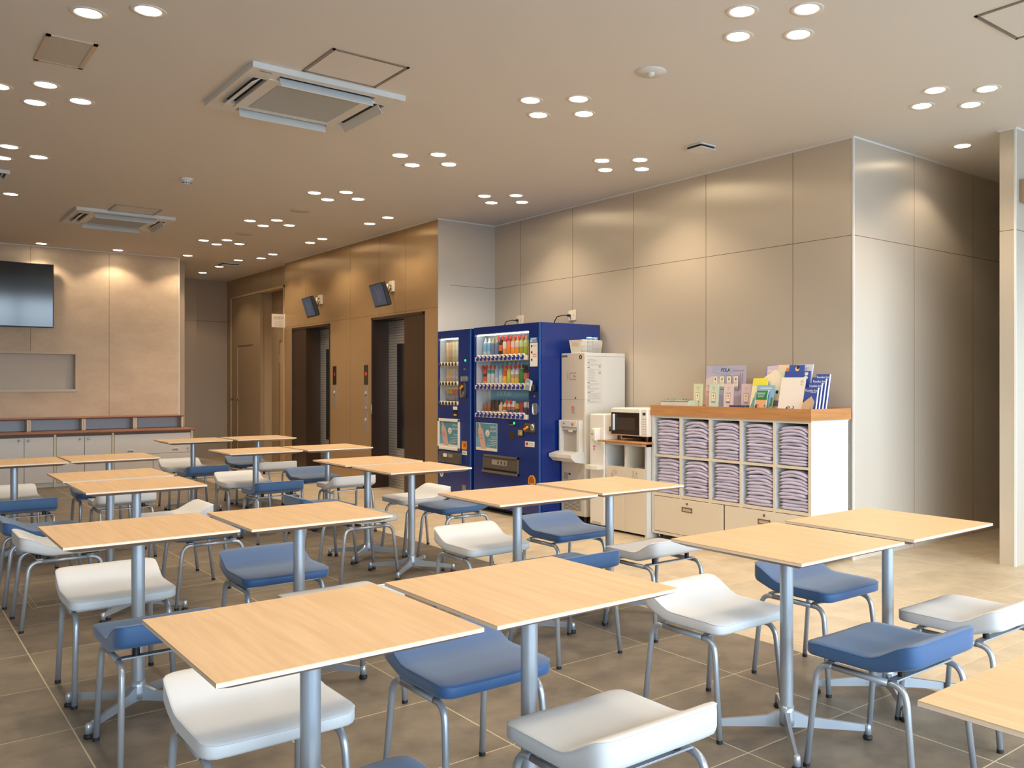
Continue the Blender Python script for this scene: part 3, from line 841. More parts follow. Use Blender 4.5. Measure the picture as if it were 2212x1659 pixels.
gl.inputs['Roughness'].default_value = 0.03; mx.inputs[0].default_value = .05
nt.links.new(tr.outputs[0], mx.inputs[1]); nt.links.new(gl.outputs[0], mx.inputs[2]); nt.links.new(mx.outputs[0], o_.inputs[0])

def machine_shell(t, y0, y1, z0, z1, wy0, wy1, wz0, wz1, xb=5.555):
    b = MB()
    b.box(VX + .16, xb, y0, y1, z0, z1, M_vb)
    b.box(VX, VX + .16, y0, wy0, z0, z1, M_vb).box(VX, VX + .16, wy1, y1, z0, z1, M_vb)
    b.box(VX, VX + .16, wy0, wy1, z0, wz0, M_vb).box(VX, VX + .16, wy0, wy1, wz1, z1, M_vb)
    b.build('body', t)
    b = MB(); e = .004
    b.box(VX + .018, VX + .158, wy1 - e, wy1, wz0, wz1, M_vi).box(VX + .018, VX + .158, wy0, wy0 + e, wz0, wz1, M_vi).box(VX + .018, VX + .158, wy0, wy1, wz1 - e, wz1, M_vi).box(VX + .018, VX + .158, wy0, wy1, wz0, wz0 + e, M_vi)
    b.build('display_lining', t)
    MB().box(VX + .020, VX + .030, wy0 + .02, wy1 - .02, wz1 - .016, wz1 - .006, M_tube).build('display_lamp', t)
big = thing('drinks_vending_machine', 'large blue drinks vending machine with a wide display of bottles', 'vending machine', (5.19, 7.31, 0), 'blue drinks machines')
machine_shell(big, 6.715, 7.905, .06, 1.893, 6.907, 7.884, .962, 1.820)
MB().box(VX + .150, VX + .158, 6.909, 7.882, .964, 1.818, M_vi).box(VX + .146, VX + .151, 6.91, 7.80, 1.33, 1.54, M_vsky).box(VX + .146, VX + .151, 6.91, 7.80, 1.0, 1.262, M_vsky).box(VX + .146, VX + .151, 7.0, 7.5, 1.72, 1.80, mat('display_blue_patch', (70, 130, 190), .5)) \
    .text('SUNTORY', .062, (VX + .1445, 7.545, 1.188), (0, -1, 0), (0, 0, 1), mat('display_brand_print', (150, 206, 216), .5), bold=.001).build('display_back', big)
MB().box(VX + .012, VX + .015, 6.909, 7.882, .964, 1.818, M_pane).build('display_pane', big)
MB().box(VX - .004, VX + .012, 6.715, 6.740, .07, 1.89, mat('machine_edge_light', (58, 108, 190), .2, .2)).build('edge_strip', big)
b = MB()
for z in (1.567, 1.279, .992):
    b.box(VX - .006, VX + .06, 6.935, 7.876, z - .026, z + .018, M_cream, .004)
    for k in range(12):
        y = 7.822 - k * .0738; b.cyl((VX - .006, y, z + .008), .031, .02, M_cream, 16, 'X')
b.build('button_tray', big)
for z in (1.567, 1.279, .992):
    for k in range(12):
        y = 7.822 - k * .0738
        MB().box(VX - .017, VX - .004, y - .0235, y + .0235, z - .022, z + .026, M_btn, .008).box(VX - .0178, VX - .0168, y - .008, y + .012, z + .006, z + .018, M_vw).build('selection_button', big)
MB().box(VX - .002, VX, 6.762, 6.886, 1.475, 1.70, M_vw).box(VX - .002, VX, 6.765, 6.884, 1.702, 1.752, mat('sticker_blue', (70, 120, 180), .5)) \
    .box(VX - .003, VX - .0015, 6.785, 6.868, 1.732, 1.744, M_txl).box(VX - .003, VX - .0015, 6.852, 6.878, 1.708, 1.728, M_txl).box(VX - .003, VX - .0015, 6.775, 6.845, 1.714, 1.720, M_txl).box(VX - .003, VX - .002, 6.845, 6.868, 1.66, 1.68, M_txt).box(VX - .003, VX - .002, 6.845, 6.868, 1.60, 1.62, M_txt).box(VX - .003, VX - .002, 6.845, 6.868, 1.53, 1.55, M_txt) \
    .box(VX - .003, VX - .002, 6.78, 6.835, 1.588, 1.594, M_redp).box(VX - .003, VX - .002, 6.78, 6.835, 1.568, 1.573, M_redp).box(VX - .003, VX - .002, 6.78, 6.838, 1.668, 1.672, M_tag).build('instruction_sticker', big)
MB().box(VX - .05, VX, 6.775, 6.86, 1.235, 1.30, M_black, .012).build('ashtray_cup', big)
b = MB(); R = Matrix.Translation((VX - .045, 6.845, 1.30)) @ Matrix.Rotation(math.radians(14), 4, 'X')
b.box(-.012, 0, -.030, .030, -.05, .055, mat('leaflet_blue', (120, 160, 205), .5), .002, R).box(-.0135, -.012, -.022, .022, .0, .02, M_txl, 0, R); b.build('leaflet', big)
MB().box(-.014, .002, .032, .044, -.05, .05, mat('leaflet_yellow', (230, 210, 70), .5), .001, R).box(-.014, .002, -.052, -.034, -.045, .05, M_cream, .001, R).build('leaflet_pocket', big)
MB().cyl((VX - .012, 6.806, 1.192), .011, .012, M_steel, 14, 'X').build('lock', big)
MB().box(VX - .008, VX, 6.768, 6.830, 1.02, 1.125, M_steel, .02, seg=4).cyl((VX - .014, 6.80, 1.075), .014, .008, M_chrome, 14, 'X').build('key_plate', big)
MB().box(VX - .002, VX + .001, 7.125, 7.25, .893, .938, M_black).box(VX - .003, VX - .0015, 7.17, 7.24, .905, .908, M_txl).build('price_display', big)
MB().cyl((VX - .006, 7.151, .925), .012, .006, M_green, 14, 'X').build('status_light', big)
b = MB().box(VX - .012, VX, 6.80, 6.97, .845, .935, M_grayp, .012, seg=3).lathe((VX - .012, 6.835, .895), [(0, -.012), (.018, -.012), (.030, -.004), (.032, 0)], M_steel, 20, 'X')
b.build('coin_slot_plate', big)
R = Matrix.Translation((VX - .03, 6.915, .885)) @ Matrix.Rotation(math.radians(-24), 4, 'X'); MB().box(-.008, .01, -.038, .038, -.012, .012, M_orange, .008, R).build('coin_return_lever', big)
MB().box(VX - .006, VX, 6.993, 7.093, .795, .880, M_black, .004).box(VX - .008, VX - .005, 7.005, 7.080, .81, .865, mat('note_reader', (150, 150, 140), .4)).box(VX - .009, VX - .007, 7.02, 7.05, .82, .845, mat('reader_orange', (220, 170, 90), .4)).build('note_reader', big)
MB().box(VX - .003, VX, 7.146, 7.239, .764, .847, mat('olive_plate', (54, 44, 34), .4)).build('card_reader', big)
MB().box(VX - .002, VX, 6.812, 6.969, .708, .759, M_vw).box(VX - .003, VX - .0015, 6.915, 6.958, .720, .748, M_redp).box(VX - .003, VX - .0015, 6.83, 6.90, .738, .741, M_tag).box(VX - .003, VX - .0015, 6.83, 6.90, .726, .729, M_tag).build('red_and_white_sticker', big)
M_pb = mat('poster_teal', (84, 140, 158), .5); M_pb2 = mat('poster_water', (110, 160, 190), .5); M_bot = mat('poster_bottle', (206, 168, 156), .5); M_botd = mat('poster_bottle_shade', (160, 120, 112), .5)
def poster(b, x, ya, yb, z0, z1, cut=False):
    """ya = left edge on screen (larger Y), yb = right edge"""
    W = ya - yb; Hh = z1 - z0
    def P(u, v, d=0.0): return (x - d, ya - u * W, z0 + v * Hh)
    b.face([P(0, 0), P(1, 0), P(1, 1), P(0, 1)], M_pb)
    b.face([P(0, 0, .0004), P(1, 0, .0004), P(1, .10, .0004), P(0, .10, .0004)], M_cream)
    b.face([P(0, .10, .0004), P(.2, .10, .0004), P(.16, .5, .0004), P(0, .45, .0004)], M_pb2)
    b.face([P(.45, .10, .0004), P(.7, .10, .0004), P(.6, .34, .0004)], M_pb2)
    b.face([P(.12, .99, .0008), P(.20, .99, .0008), P(.23, .86, .0008), P(.33, .76, .0008), P(.38, .60, .0008), P(.50, .05, .0008), P(.24, .05, .0008), P(.11, .60, .0008), P(.10, .76, .0008), P(.15, .86, .0008)], M_bot)
    for v in (.55, .51, .44, .40): b.face([P(.15, v, .0012), P(.34, v + .02, .0012), P(.345, v + .035, .0012), P(.15, v + .015, .0012)], M_botd)
    n = 20; b.face([P(.56 + .10 * math.cos(2 * PI * k / n), .64 + .125 * math.sin(2 * PI * k / n), .0008) for k in range(n)], M_vw)
    for v in (.68, .64, .60, .56): b.face([P(.50, v - .008, .0012), P(.62, v - .008, .0012), P(.62, v + .008, .0012), P(.50, v + .008, .0012)], M_tag)
    for k, (u0, u1) in enumerate(((.72, .98), (.76, .95), (.60, .97), (.70, .98), (.68, .96), (.66, .9))):
        v = .52 - k * .065; b.face([P(u0, v - .008, .0008), P(u1, v - .008, .0008), P(u1, v + .008, .0008), P(u0, v + .008, .0008)], M_txl)
    b.text('東横INN', .115 * Hh, P(.985, .83, .0012), (0, -1, 0), (0, 0, 1), M_txl, 'RIGHT', .95)
    for k, (u0, u1) in enumerate(((.67, .72), (.74, .81), (.835, .87), (.89, .96))):
        for v0, v1 in ((.70, .715), (.728, .738), (.75, .765)): b.face([P(u0, v0, .0012), P(u1, v0, .0012), P(u1, v1, .0012), P(u0, v1, .0012)], M_txl)
        b.face([P((u0 + u1) / 2 - .006, .70, .0013), P((u0 + u1) / 2 + .006, .70, .0013), P((u0 + u1) / 2 + .006, .77, .0013), P((u0 + u1) / 2 - .006, .77, .0013)], M_txl)
b = MB(); b.box(VX - .0025, VX, 7.458, 7.859, .626, .909, M_vw, .001); poster(b, VX - .003, 7.855, 7.462, .63, .905); b.build('poster', big)
def outlet(t, y0, y1, z0, z1, small=False):
    b = MB(); e = .018; m1 = mat('outlet_frame', (120, 110, 98), .35, .4)
    b.box(VX - .016, VX, y0, y1, z1 - e, z1, m1).box(VX - .030, VX, y0, y1, z0, z0 + e * 1.2, m1).box(VX - .016, VX, y0, y0 + e * .7, z0, z1, m1).box(VX - .016, VX, y1 - e * .7, y1, z0, z1, m1)
    b.box(VX - .010, VX - .002, y0 + .01, y1 - .01, z0 + e, z0 + e * 2.2, M_black)
    b.build('outlet_frame', t)
    b = MB(); R = Matrix.Translation((VX - .008, (y0 + y1) / 2, (z0 + z1) / 2 + .014)) @ Matrix.Rotation(math.radians(6), 4, 'Y')
    w2 = (y1 - y0) / 2 - .016; h2 = (z1 - z0) / 2 - .028
    b.box(-.004, .003, -w2, w2, -h2, h2, M_grayp, 0, R)
    b.box(-.0055, -.004, -.12, .15, -.02, .03, mat('outlet_print', (150, 142, 130), .5), 0, R)
    for k in range(3): b.box(-.0062, -.0055, -.10 + k * .06, -.07 + k * .06, -.012, .022, M_grayp, 0, R)
    b.cyl((R @ Vector((-.004, w2 - .06, -.03))), .009, .004, M_chrome, 12, 'X').cyl((R @ Vector((-.004, -w2 + .06, -.03))), .009, .004, M_chrome, 12, 'X')
    b.build('outlet_flap', t)
outlet(big, 7.074, 7.706, .412, .592)
def arch(b, x, yc, z0, w_, h, m, d):
    pts = [(x, yc + w_ / 2, z0), (x, yc - w_ / 2, z0)] + [(x, yc - w_ / 2 * math.cos(PI * k / 10), z0 + h - w_ / 2 + w_ / 2 * math.sin(PI * k / 10)) for k in range(11)]
    b.prism(pts, (d, 0, 0), m)
b = MB(); arch(b, VX - .008, 6.852, .355, .115, .085, M_orange, .008); arch(b, VX - .0095, 6.852, .365, .085, .065, mat('orange_hollow', (150, 92, 24), .5), .003); b.build('change_return', big)
b = MB()
for y in (6.76, 7.86):
    for x in (VX + .05, 5.5): b.cyl((x, y, 0), .018, .06, M_steel, 12)
b.build('foot', big)
MB().box(VX + .06, 5.5, 6.80, 7.86, .025, .06, M_dark).build('under_shade_block', big)  # near-black block, its colour stands in for the shade under the machine

sm = thing('drinks_vending_machine', 'narrow blue vending machine beside the lift wall', 'vending machine', (5.19, 8.31, 0), 'blue drinks machines')
machine_shell(sm, 7.955, 8.662, .06, 1.888, 8.218, 8.645, 1.072, 1.808)
MB().box(VX + .150, VX + .158, 8.22, 8.643, 1.074, 1.806, M_cream).build('display_back', sm)
MB().box(VX + .012, VX + .015, 8.22, 8.643, 1.074, 1.806, M_pane).build('display_pane', sm)
MB().box(VX - .004, VX + .012, 7.956, 7.975, .07, 1.885, mat('machine_edge_light', (58, 108, 190), .2, .2)).build('edge_strip', sm)
b = MB()
for z in (1.523, 1.312, 1.098): b.box(VX - .006, VX + .05, 8.222, 8.641, z - .022, z + .022, M_cream, .016, seg=3)
b.build('button_tray', sm)
for z in (1.523, 1.312, 1.098):
    for k in range(6): MB().lathe((VX - .006, 8.600 - k * .067, z), [(0, -.010), (.010, -.010), (.019, -.005), (.021, 0)], M_btnd, 14, 'X').build('selection_button', sm)
MB().cyl((VX - .006, 8.072, 1.557), .011, .006, M_green, 14, 'X').build('status_light', sm)
MB().cyl((VX - .012, 8.083, 1.464), .011, .012, M_steel, 14, 'X').build('lock', sm)
MB().box(VX - .006, VX, 8.035, 8.154, 1.335, 1.392, M_steel, .012, seg=3).cyl((VX - .014, 8.08, 1.365), .012, .01, M_chrome, 14, 'X').build('coin_plate', sm)
MB().box(VX - .008, VX, 8.06, 8.15, 1.165, 1.32, M_grayp, .03, seg=4).lathe((VX - .008, 8.105, 1.205), [(0, -.012), (.012, -.012), (.024, 0)], M_steel, 16, 'X').build('coin_slot_plate', sm)
R = Matrix.Translation((VX - .026, 8.115, 1.272)) @ Matrix.Rotation(math.radians(-30), 4, 'X'); MB().box(-.008, .01, -.036, .036, -.014, .014, M_orange, .008, R).build('coin_return_lever', sm)
MB().box(VX - .002, VX, 8.242, 8.330, 1.03, 1.065, M_vw).box(VX - .004, VX, 8.242, 8.330, .944, 1.028, M_black, .002).box(VX - .005, VX - .003, 8.25, 8.31, .965, .985, mat('reader_orange', (220, 170, 90), .4)).build('note_reader', sm)
b = MB(); e = .032; y0, y1, z0, z1 = 8.182, 8.648, .592, .931
b.box(VX - .014, VX, y0, y1, z1 - e, z1, M_vw, .003).box(VX - .014, VX, y0, y1, z0, z0 + e, M_vw, .003).box(VX - .014, VX, y0, y0 + e, z0, z1, M_vw, .003).box(VX - .014, VX, y1 - e, y1, z0, z1, M_vw, .003); b.build('poster_frame', sm)
b = MB().box(VX - .004, VX, y0 + e, y1 - e, z0 + e, z1 - e, M_vw); poster(b, VX - .0045, y1 - e, y0 + e, z0 + e, z1 - e); b.build('poster', sm)
b = MB(); b.prism([(VX - .002, 8.60, .455), (VX - .035, 8.60, .455), (VX - .02, 8.60, .565), (VX - .002, 8.60, .57)], (0, -.455, 0), M_grayp)
b.box(VX - .032, VX - .0225, 8.42, 8.49, .515, .55, M_vw).box(VX - .032, VX - .0225, 8.30, 8.38, .515, .55, mat('outlet_print', (150, 142, 130), .5)); b.build('outlet_flap', sm)
MB().box(VX - .004, VX, 8.046, 8.137, .613, .703, M_orange, .008, seg=3).box(VX - .006, VX - .003, 8.062, 8.105, .64, .68, mat('orange_hollow', (150, 92, 24), .5)).build('change_return', sm)
MB().box(VX - .002, VX, 8.043, 8.137, .556, .602, M_vw).box(VX - .003, VX - .0015, 8.06, 8.12, .57, .575, M_tag).box(VX - .003, VX - .0015, 8.06, 8.12, .583, .588, M_tag).build('notice_sticker', sm)
MB().cyl((VX - .002, 8.578, .321), .036, .002, M_vw, 24, 'X').cyl((VX - .003, 8.578, .321), .020, .0015, mat('leaf_green_print', (130, 170, 110), .5), 20, 'X').build('round_sticker', sm)
MB().box(VX - .002, VX, 8.07, 8.14, .18, .235, mat('rating_label', (150, 140, 128), .4, .4)).build('rating_label', sm)
b = MB()
for y in (8.0, 8.62):
    for x in (VX + .05, 5.5): b.cyl((x, y, 0), .018, .06, M_steel, 12)
b.build('foot', sm)

# display bottles and cans, each a thing of its own
def bottle_profile(kind, h, r):
    if kind == 'can': return [(0, 0), (r * .9, 0), (r, .006), (r, h - .012), (r * .82, h - .002), (r * .8, h), (0, h)]
    if kind == 'bottle': return [(0, 0), (r * .9, 0), (r, .008), (r, h * .66), (r * .94, h * .72), (r * .5, h * .86), (r * .42, h * .90), (r * .42, h), (0, h)]
    return [(0, 0), (r, 0), (r, h * .8), (r * .96, h * .84), (r * .6, h * .93), (r * .6, h), (0, h)]
def product(name, kind, y, z, h, r, cols, lab, group, x=4.925, badge=None):
    """cols = [(fraction, colour)...] bands from the bottom"""
    prof = bottle_profile(kind, h, r); t = thing(name, lab, name.split('_')[-1], (x, y, z), group)
    b = MB(); last = 0
    for fr_, c in cols:
        m = mat('drink_%d_%d_%d' % c, c, .35); lo, hi = last * h, fr_ * h
        pts = [(prof_r(prof, lo), lo)] + [(p[0], p[1]) for p in prof if lo < p[1] < hi and p[0] > 0] + [(prof_r(prof, hi), hi)]
        b.lathe((x, y, z), pts, m, 16); last = fr_
    b.lathe((x, y, z), [(prof_r(prof, h), h), (0, h)], b.mats[-1], 16)
    b.build('body', t)
    if badge:
        MB().cyl((x - r - .008, y, z + h - .012), .022, .004, mat('badge_%d_%d_%d' % badge, badge, .5), 16, 'X').build('price_badge', t)
def prof_r(prof, z):
    for a, c in zip(prof, prof[1:]):
        if a[1] <= z <= c[1] and c[1] > a[1]: return a[0] + (c[0] - a[0]) * (z - a[1]) / (c[1] - a[1])
    return prof[-2][0]
RED = (206, 64, 56)
TOPROW = [('pale blue water bottle', 'bottle', [(.3, (186, 214, 226)), (.75, (120, 178, 214)), (1, (214, 228, 236))], None), ('pale blue water bottle with white cap', 'bottle', [(.3, (186, 214, 226)), (.75, (120, 178, 214)), (1, (240, 240, 240))], None),
          ('blue patterned bottle', 'bottle', [(.25, (84, 128, 186)), (.75, (110, 124, 160)), (1, (190, 180, 120))], None), ('second blue patterned bottle', 'bottle', [(.25, (84, 128, 186)), (.75, (110, 124, 160)), (1, (186, 176, 116))], None),
          ('dark cola bottle', 'bottle', [(.3, (40, 30, 34)), (.6, (220, 110, 50)), (1, (60, 36, 34))], RED), ('pale peach tea bottle', 'bottle', [(.4, (224, 150, 96)), (.75, (236, 214, 200)), (1, (210, 120, 80))], RED),
          ('bright orange juice bottle', 'bottle', [(.5, (240, 140, 40)), (.8, (232, 120, 96)), (1, (220, 80, 60))], RED), ('orange soda bottle with blue lettering', 'bottle', [(.45, (244, 160, 50)), (.75, (226, 200, 200)), (1, (240, 200, 90))], RED),
          ('second orange soda bottle', 'bottle', [(.45, (244, 160, 50)), (.75, (226, 200, 200)), (1, (240, 200, 90))], RED), ('lime green bottle', 'bottle', [(.45, (170, 184, 60)), (.85, (196, 204, 140)), (1, (220, 190, 130))], RED), ('second lime green bottle', 'bottle', [(.45, (170, 184, 60)), (.85, (196, 204, 140)), (1, (220, 190, 130))], RED),
          ('yellow-green tea bottle', 'bottle', [(.45, (190, 170, 80)), (1, (140, 150, 80))], None)]
MIDROW = [('red and orange tall can', 'can', [(.2, (246, 180, 60)), (.45, (222, 90, 70)), (.6, (60, 40, 44)), (1, (216, 70, 70))], RED), ('white and teal can', 'can', [(.6, (210, 214, 214)), (.8, (70, 150, 150)), (1, (214, 210, 204))], RED), ('second white and teal can', 'can', [(.6, (210, 214, 214)), (.8, (70, 150, 150)), (1, (214, 210, 204))], RED),
          ('pale blue curled-logo can', 'can', [(.4, (196, 206, 222)), (.8, (150, 176, 214)), (1, (228, 228, 228))], RED), ('white and blue soda can', 'can', [(.5, (222, 226, 232)), (1, (140, 200, 226))], (90, 160, 210)), ('yellow and red bottle', 'bottle', [(.45, (246, 196, 40)), (.75, (222, 80, 50)), (1, (240, 180, 60))], RED),
          ('yellow-green bottle with letters', 'bottle', [(.35, (196, 196, 120)), (.75, (206, 206, 90)), (1, (216, 200, 150))], RED), ('yellow-base coffee bottle', 'bottle', [(.35, (236, 200, 80)), (.55, (190, 160, 130)), (1, (220, 226, 230))], RED), ('second yellow-base coffee bottle', 'bottle', [(.35, (236, 200, 80)), (.55, (190, 160, 130)), (1, (220, 226, 230))], RED),
          ('green tea bottle', 'bottle', [(.8, (60, 140, 76)), (1, (220, 220, 210))], RED), ('black and red cola bottle', 'bottle', [(.3, (150, 70, 50)), (.6, (214, 120, 90)), (1, (52, 36, 34))], (60, 50, 56)), ('dark brown bottle at the right end', 'bottle', [(.3, (150, 70, 50)), (.6, (200, 90, 70)), (1, (46, 34, 34))], None)]
LOWROW = [('small copper coffee can', 'can', [(1, (150, 90, 66))], None), ('second small copper coffee can', 'can', [(1, (156, 94, 66))], None), ('tall black lettered coffee can', 'can', [(.25, (120, 80, 60)), (1, (48, 36, 34))], None), ('second tall black lettered coffee can', 'can', [(.25, (120, 80, 60)), (1, (52, 38, 34))], None),
          ('cream coffee carton-shaped bottle', 'bottle', [(1, (222, 196, 150))], None), ('cream bottle with red square', 'bottle', [(.3, (226, 200, 150)), (.6, (206, 84, 50)), (1, (226, 206, 160))], None), ('white can with red disc', 'can', [(.3, (70, 90, 130)), (.55, (220, 90, 60)), (1, (230, 226, 222))], RED), ('second white can with red disc', 'can', [(.3, (70, 90, 130)), (.55, (220, 90, 60)), (1, (230, 226, 222))], RED),
          ('green and yellow soup can', 'can', [(.5, (70, 96, 60)), (1, (200, 170, 70))], None), ('crimson slim can', 'can', [(.2, (226, 110, 160)), (1, (160, 44, 60))], None), ('navy and white can', 'can', [(.5, (60, 60, 100)), (.6, (220, 110, 80)), (1, (222, 220, 222))], None), ('navy can at the right end', 'can', [(.5, (60, 60, 100)), (1, (214, 210, 214))], None)]
for row, z, hh, rr, nm in ((TOPROW, 1.586, .198, .0285, 'top'), (MIDROW, 1.298, .196, .0285, 'middle'), (LOWROW, 1.011, .112, .0275, 'bottom')):
    for k, (lab, kind, cols, badge) in enumerate(row):
        y = 7.822 - k * .0738
        h_ = hh * (1.0 if kind == 'bottle' or row is not LOWROW else (.85, .85, 1.2, 1.2, 1, 1, 1.15, 1.15, .95, 1.05, 1.1, 1.1)[k])
        product('drink_' + kind, kind, y, z, h_, rr, cols, '%s in the %s row of the wide blue machine' % (lab, nm), 'sample drinks in the wide machine', badge=badge)
SM = [('peach carton', (226, 196, 150)), ('second peach carton', (196, 170, 146)), ('cream carton with green mark', (214, 206, 160)), ('white carton with green base', (206, 212, 196)), ('plain white carton', (222, 214, 204)), ('white carton at the right end', (214, 204, 198))]
SM2 = [('peach can', (226, 196, 150)), ('second peach can', (226, 190, 146)), ('silver can with dark mark', (206, 204, 204)), ('second silver can with dark mark', (202, 200, 202)), ('cream can', (216, 206, 176)), ('cream can at the right end', (206, 200, 176))]
SM3 = [('yellow-topped can', (150, 156, 170)), ('second yellow-topped can', (150, 156, 170)), ('orange-topped can', (166, 150, 156)), ('second orange-topped can', (160, 150, 160)), ('bright orange packet', (236, 120, 50)), ('orange packet at the right end', (236, 130, 70))]
for row, z, hh, nm in ((SM, 1.550, .215, 'top'), (SM2, 1.338, .135, 'middle'), (SM3, 1.124, .125, 'bottom')):
    for k, (lab, c) in enumerate(row):
        top = (236, 200, 60) if (row is SM3 and k < 2) else ((236, 150, 90) if (row is SM3 and k < 4) else tuple(min(255, v + 12) for v in c))
        product('drink_can' if row is not SM else 'drink_carton', 'can', 8.600 - k * .067, z, hh, .0265, [(.28, tuple(max(0, v - 20) for v in c)), (.62, c), (1, top)], '%s in the %s row of the narrow blue machine' % (lab, nm), 'sample drinks in the narrow machine', x=4.93)
# power outlets above the machines
def outlet_plate(yc, zc, label, cord):
    t = thing('power_outlet', label, 'power outlet', (XV, yc, zc), 'outlets above the machines')
    MB().box(XV - .010, XV - .001, yc - .062, yc + .062, zc - .055, zc + .055, M_cream, .004).build('cover_plate', t)
    b = MB().box(XV - .012, XV - .009, yc + .008, yc + .04, zc - .03, zc + .03, M_vw).box(XV - .0125, XV - .012, yc - .03, yc - .026, zc - .01, zc + .01, M_txt); b.build('socket', t)
    c = t
    MB().box(XV - .045, XV - .013, yc + .014, yc + .038, zc - .012, zc + .014, M_black, .005).build('plug', c)
    MB().tube([(XV - .04, yc + .03, zc), (XV - .07, yc + .06, zc + .004), (XV - .11, yc + .12, zc - .01), (XV - .12, yc + .155, zc - .06), (XV - .115, yc + .15, 1.90)], .0055, M_black, 8).build('cable', c)
outlet_plate(7.203, 2.02, 'white power outlet above the right end of the wide blue machine', 'black plug and cord above the right end of the wide blue machine')
outlet_plate(8.155, 2.02, 'white power outlet above the meeting of the two blue machines', 'black plug and cord above the meeting of the two blue machines')

# ------------------------------------------------------------------ ice machine, basket with cans
M_icef = mat('appliance_grey_cream', (206, 196, 180), .4)
M_ices = mat('appliance_light_grey', (220, 218, 212), .4)
ice = thing('ice_machine', 'tall pale grey ice dispenser beside the wide blue machine', 'ice machine', (5.31, 6.52, 0))
IX, I0, I1 = 5.065, 6.338, 6.700
MB().box(IX + .004, 5.555, I0, I1, .075, 1.600, M_ices, .004).box(IX, IX + .006, I0 + .012, I1, 1.163, 1.598, M_icef, .002).box(IX, IX + .006, I0 + .012, I1, .08, 1.157, M_icef, .002) \
    .box(IX + .02, 5.553, I0 - .0008, I0, 1.567, 1.570, M_tag).build('cabinet', ice)
MB().text('ICE', .108, (IX - .0006, 6.541, 1.344), (0, -1, 0), (0, 0, 1), mat('ice_lettering', (158, 142, 122), .5), wide=.92).build('lettering', ice)
MB().box(IX - .001, IX, 6.608, 6.700 - .008, 1.563, 1.580, M_txt).box(IX - .0015, IX - .0008, 6.62, 6.68, 1.569, 1.574, M_tag).build('name_plate', ice)
b = MB().cyl((IX - .001, 6.406, 1.559), .021, .001, M_txt, 24, 'X').cyl((IX - .0015, 6.406, 1.555), .010, .001, M_vw, 3, 'X').cyl((IX - .002, 6.406, 1.562), .006, .0005, M_vw, 12, 'X'); b.build('round_badge', ice)
MB().cyl((IX - .004, 6.478, 1.178), .009, .004, M_chrome, 12, 'X').build('lock', ice)
b = MB(); n = 24
for k in range(n):
    a0, a1 = 2 * PI * k / n, 2 * PI * (k + 1) / n
    b.face([(IX - .001, 6.523 + r_ * math.sin(a_), 1.078 + r_ * math.cos(a_)) for r_, a_ in ((.017, a0), (.017, a1), (.022, a1), (.022, a0))], M_redp)
b.face([(IX - .0012, 6.523 + .013, 1.078 + .011), (IX - .0012, 6.523 + .011, 1.078 + .014), (IX - .0012, 6.523 - .013, 1.078 - .011), (IX - .0012, 6.523 - .011, 1.078 - .014)], M_redp)
b.box(IX - .001, IX, 6.500, 6.546, 1.040, 1.043, M_redp).box(IX - .001, IX, 6.505, 6.541, 1.033, 1.036, M_tag); b.build('warning_sticker', ice)
# dispensing bay
b = MB(); c = M_ices
b.box(IX - .045, IX, 6.37, 6.412, .67, .968, c, .004).box(IX - .045, IX, 6.655, 6.685, .67, .968, c, .004).box(IX - .045, IX, 6.412, 6.655, .905, .968, c, .004)
b.box(IX - .006, IX, 6.412, 6.655, .67, .905, mat('bay_back', (190, 182, 168), .45)).box(IX - .035, IX - .006, 6.43, 6.655, .875, .905, M_icef, .002)
b.build('dispensing_bay', ice)
b = MB(); b.prism([(IX, 6.355, .675), (IX - .055, 6.355, .675), (IX - .15, 6.355, .655), (IX - .15, 6.355, .625), (IX - .10, 6.355, .585), (IX, 6.355, .57)], (0, .345, 0), M_ices)
b.build('drip_tray', ice)
MB().box(IX - .04, IX - .012, 6.50, 6.545, .858, .876, M_vw, .003).build('ice_chute', ice)
MB().box(IX - .050, IX - .044, 6.45, 6.487, .920, .944, mat('push_button_orange', (232, 122, 50), .4), .003).build('push_button', ice)
MB().cyl((IX - .050, 6.60, .938), .008, .006, M_chrome, 12, 'X').build('tray_lock', ice)
b = MB().box(IX - .001, IX, 6.60, 6.66, .405, .468, M_tag).box(IX - .001, IX, 6.556, 6.592, .452, .468, M_txt)
for k in range(6): b.box(IX - .0015, IX - .0009, 6.605, 6.655, .412 + k * .009, .415 + k * .009, M_icef)
b.build('rating_stickers', ice)
b = MB()
for k in range(9): b.box(IX - .001, IX + .0005, 6.40, 6.665, .125 + k * .0125, .129 + k * .0125, M_txt)
b.build('vent_slots', ice)
b = MB()
for y in (6.37, 6.67):
    for x in (5.10, 5.52): b.cyl((x, y, 0), .018, .075, M_black, 12)
b.build('foot', ice)
# printed instruction sheet on the side
sh = MB(); sh.box(5.085, 5.268, I0 - .0012, I0 - .0002, 1.12, 1.556, mat('instruction_sheet', (216, 212, 204), .5))
rr = random.Random(3); z = 1.54
for k in range(40):
    z = 1.535 - k * .0102
    if k in (3, 7, 21, 25, 30, 37): sh.box(5.092, 5.092 + .026 + .012 * (k == 30), I0 - .002, I0 - .0012, z - .002, z + .003, M_txt); continue
    ww = rr.uniform(.06, .165) if not 9 < k < 20 else rr.uniform(.07, .1)
    sh.box(5.096, 5.096 + ww, I0 - .0018, I0 - .0012, z, z + .0022, M_tag)
for zz in (1.49, 1.43): sh.box(5.225, 5.252, I0 - .0018, I0 - .0012, zz - .03, zz, mat('sheet_diagram', (184, 178, 168), .5))
sh.build('instruction_sheet', ice)
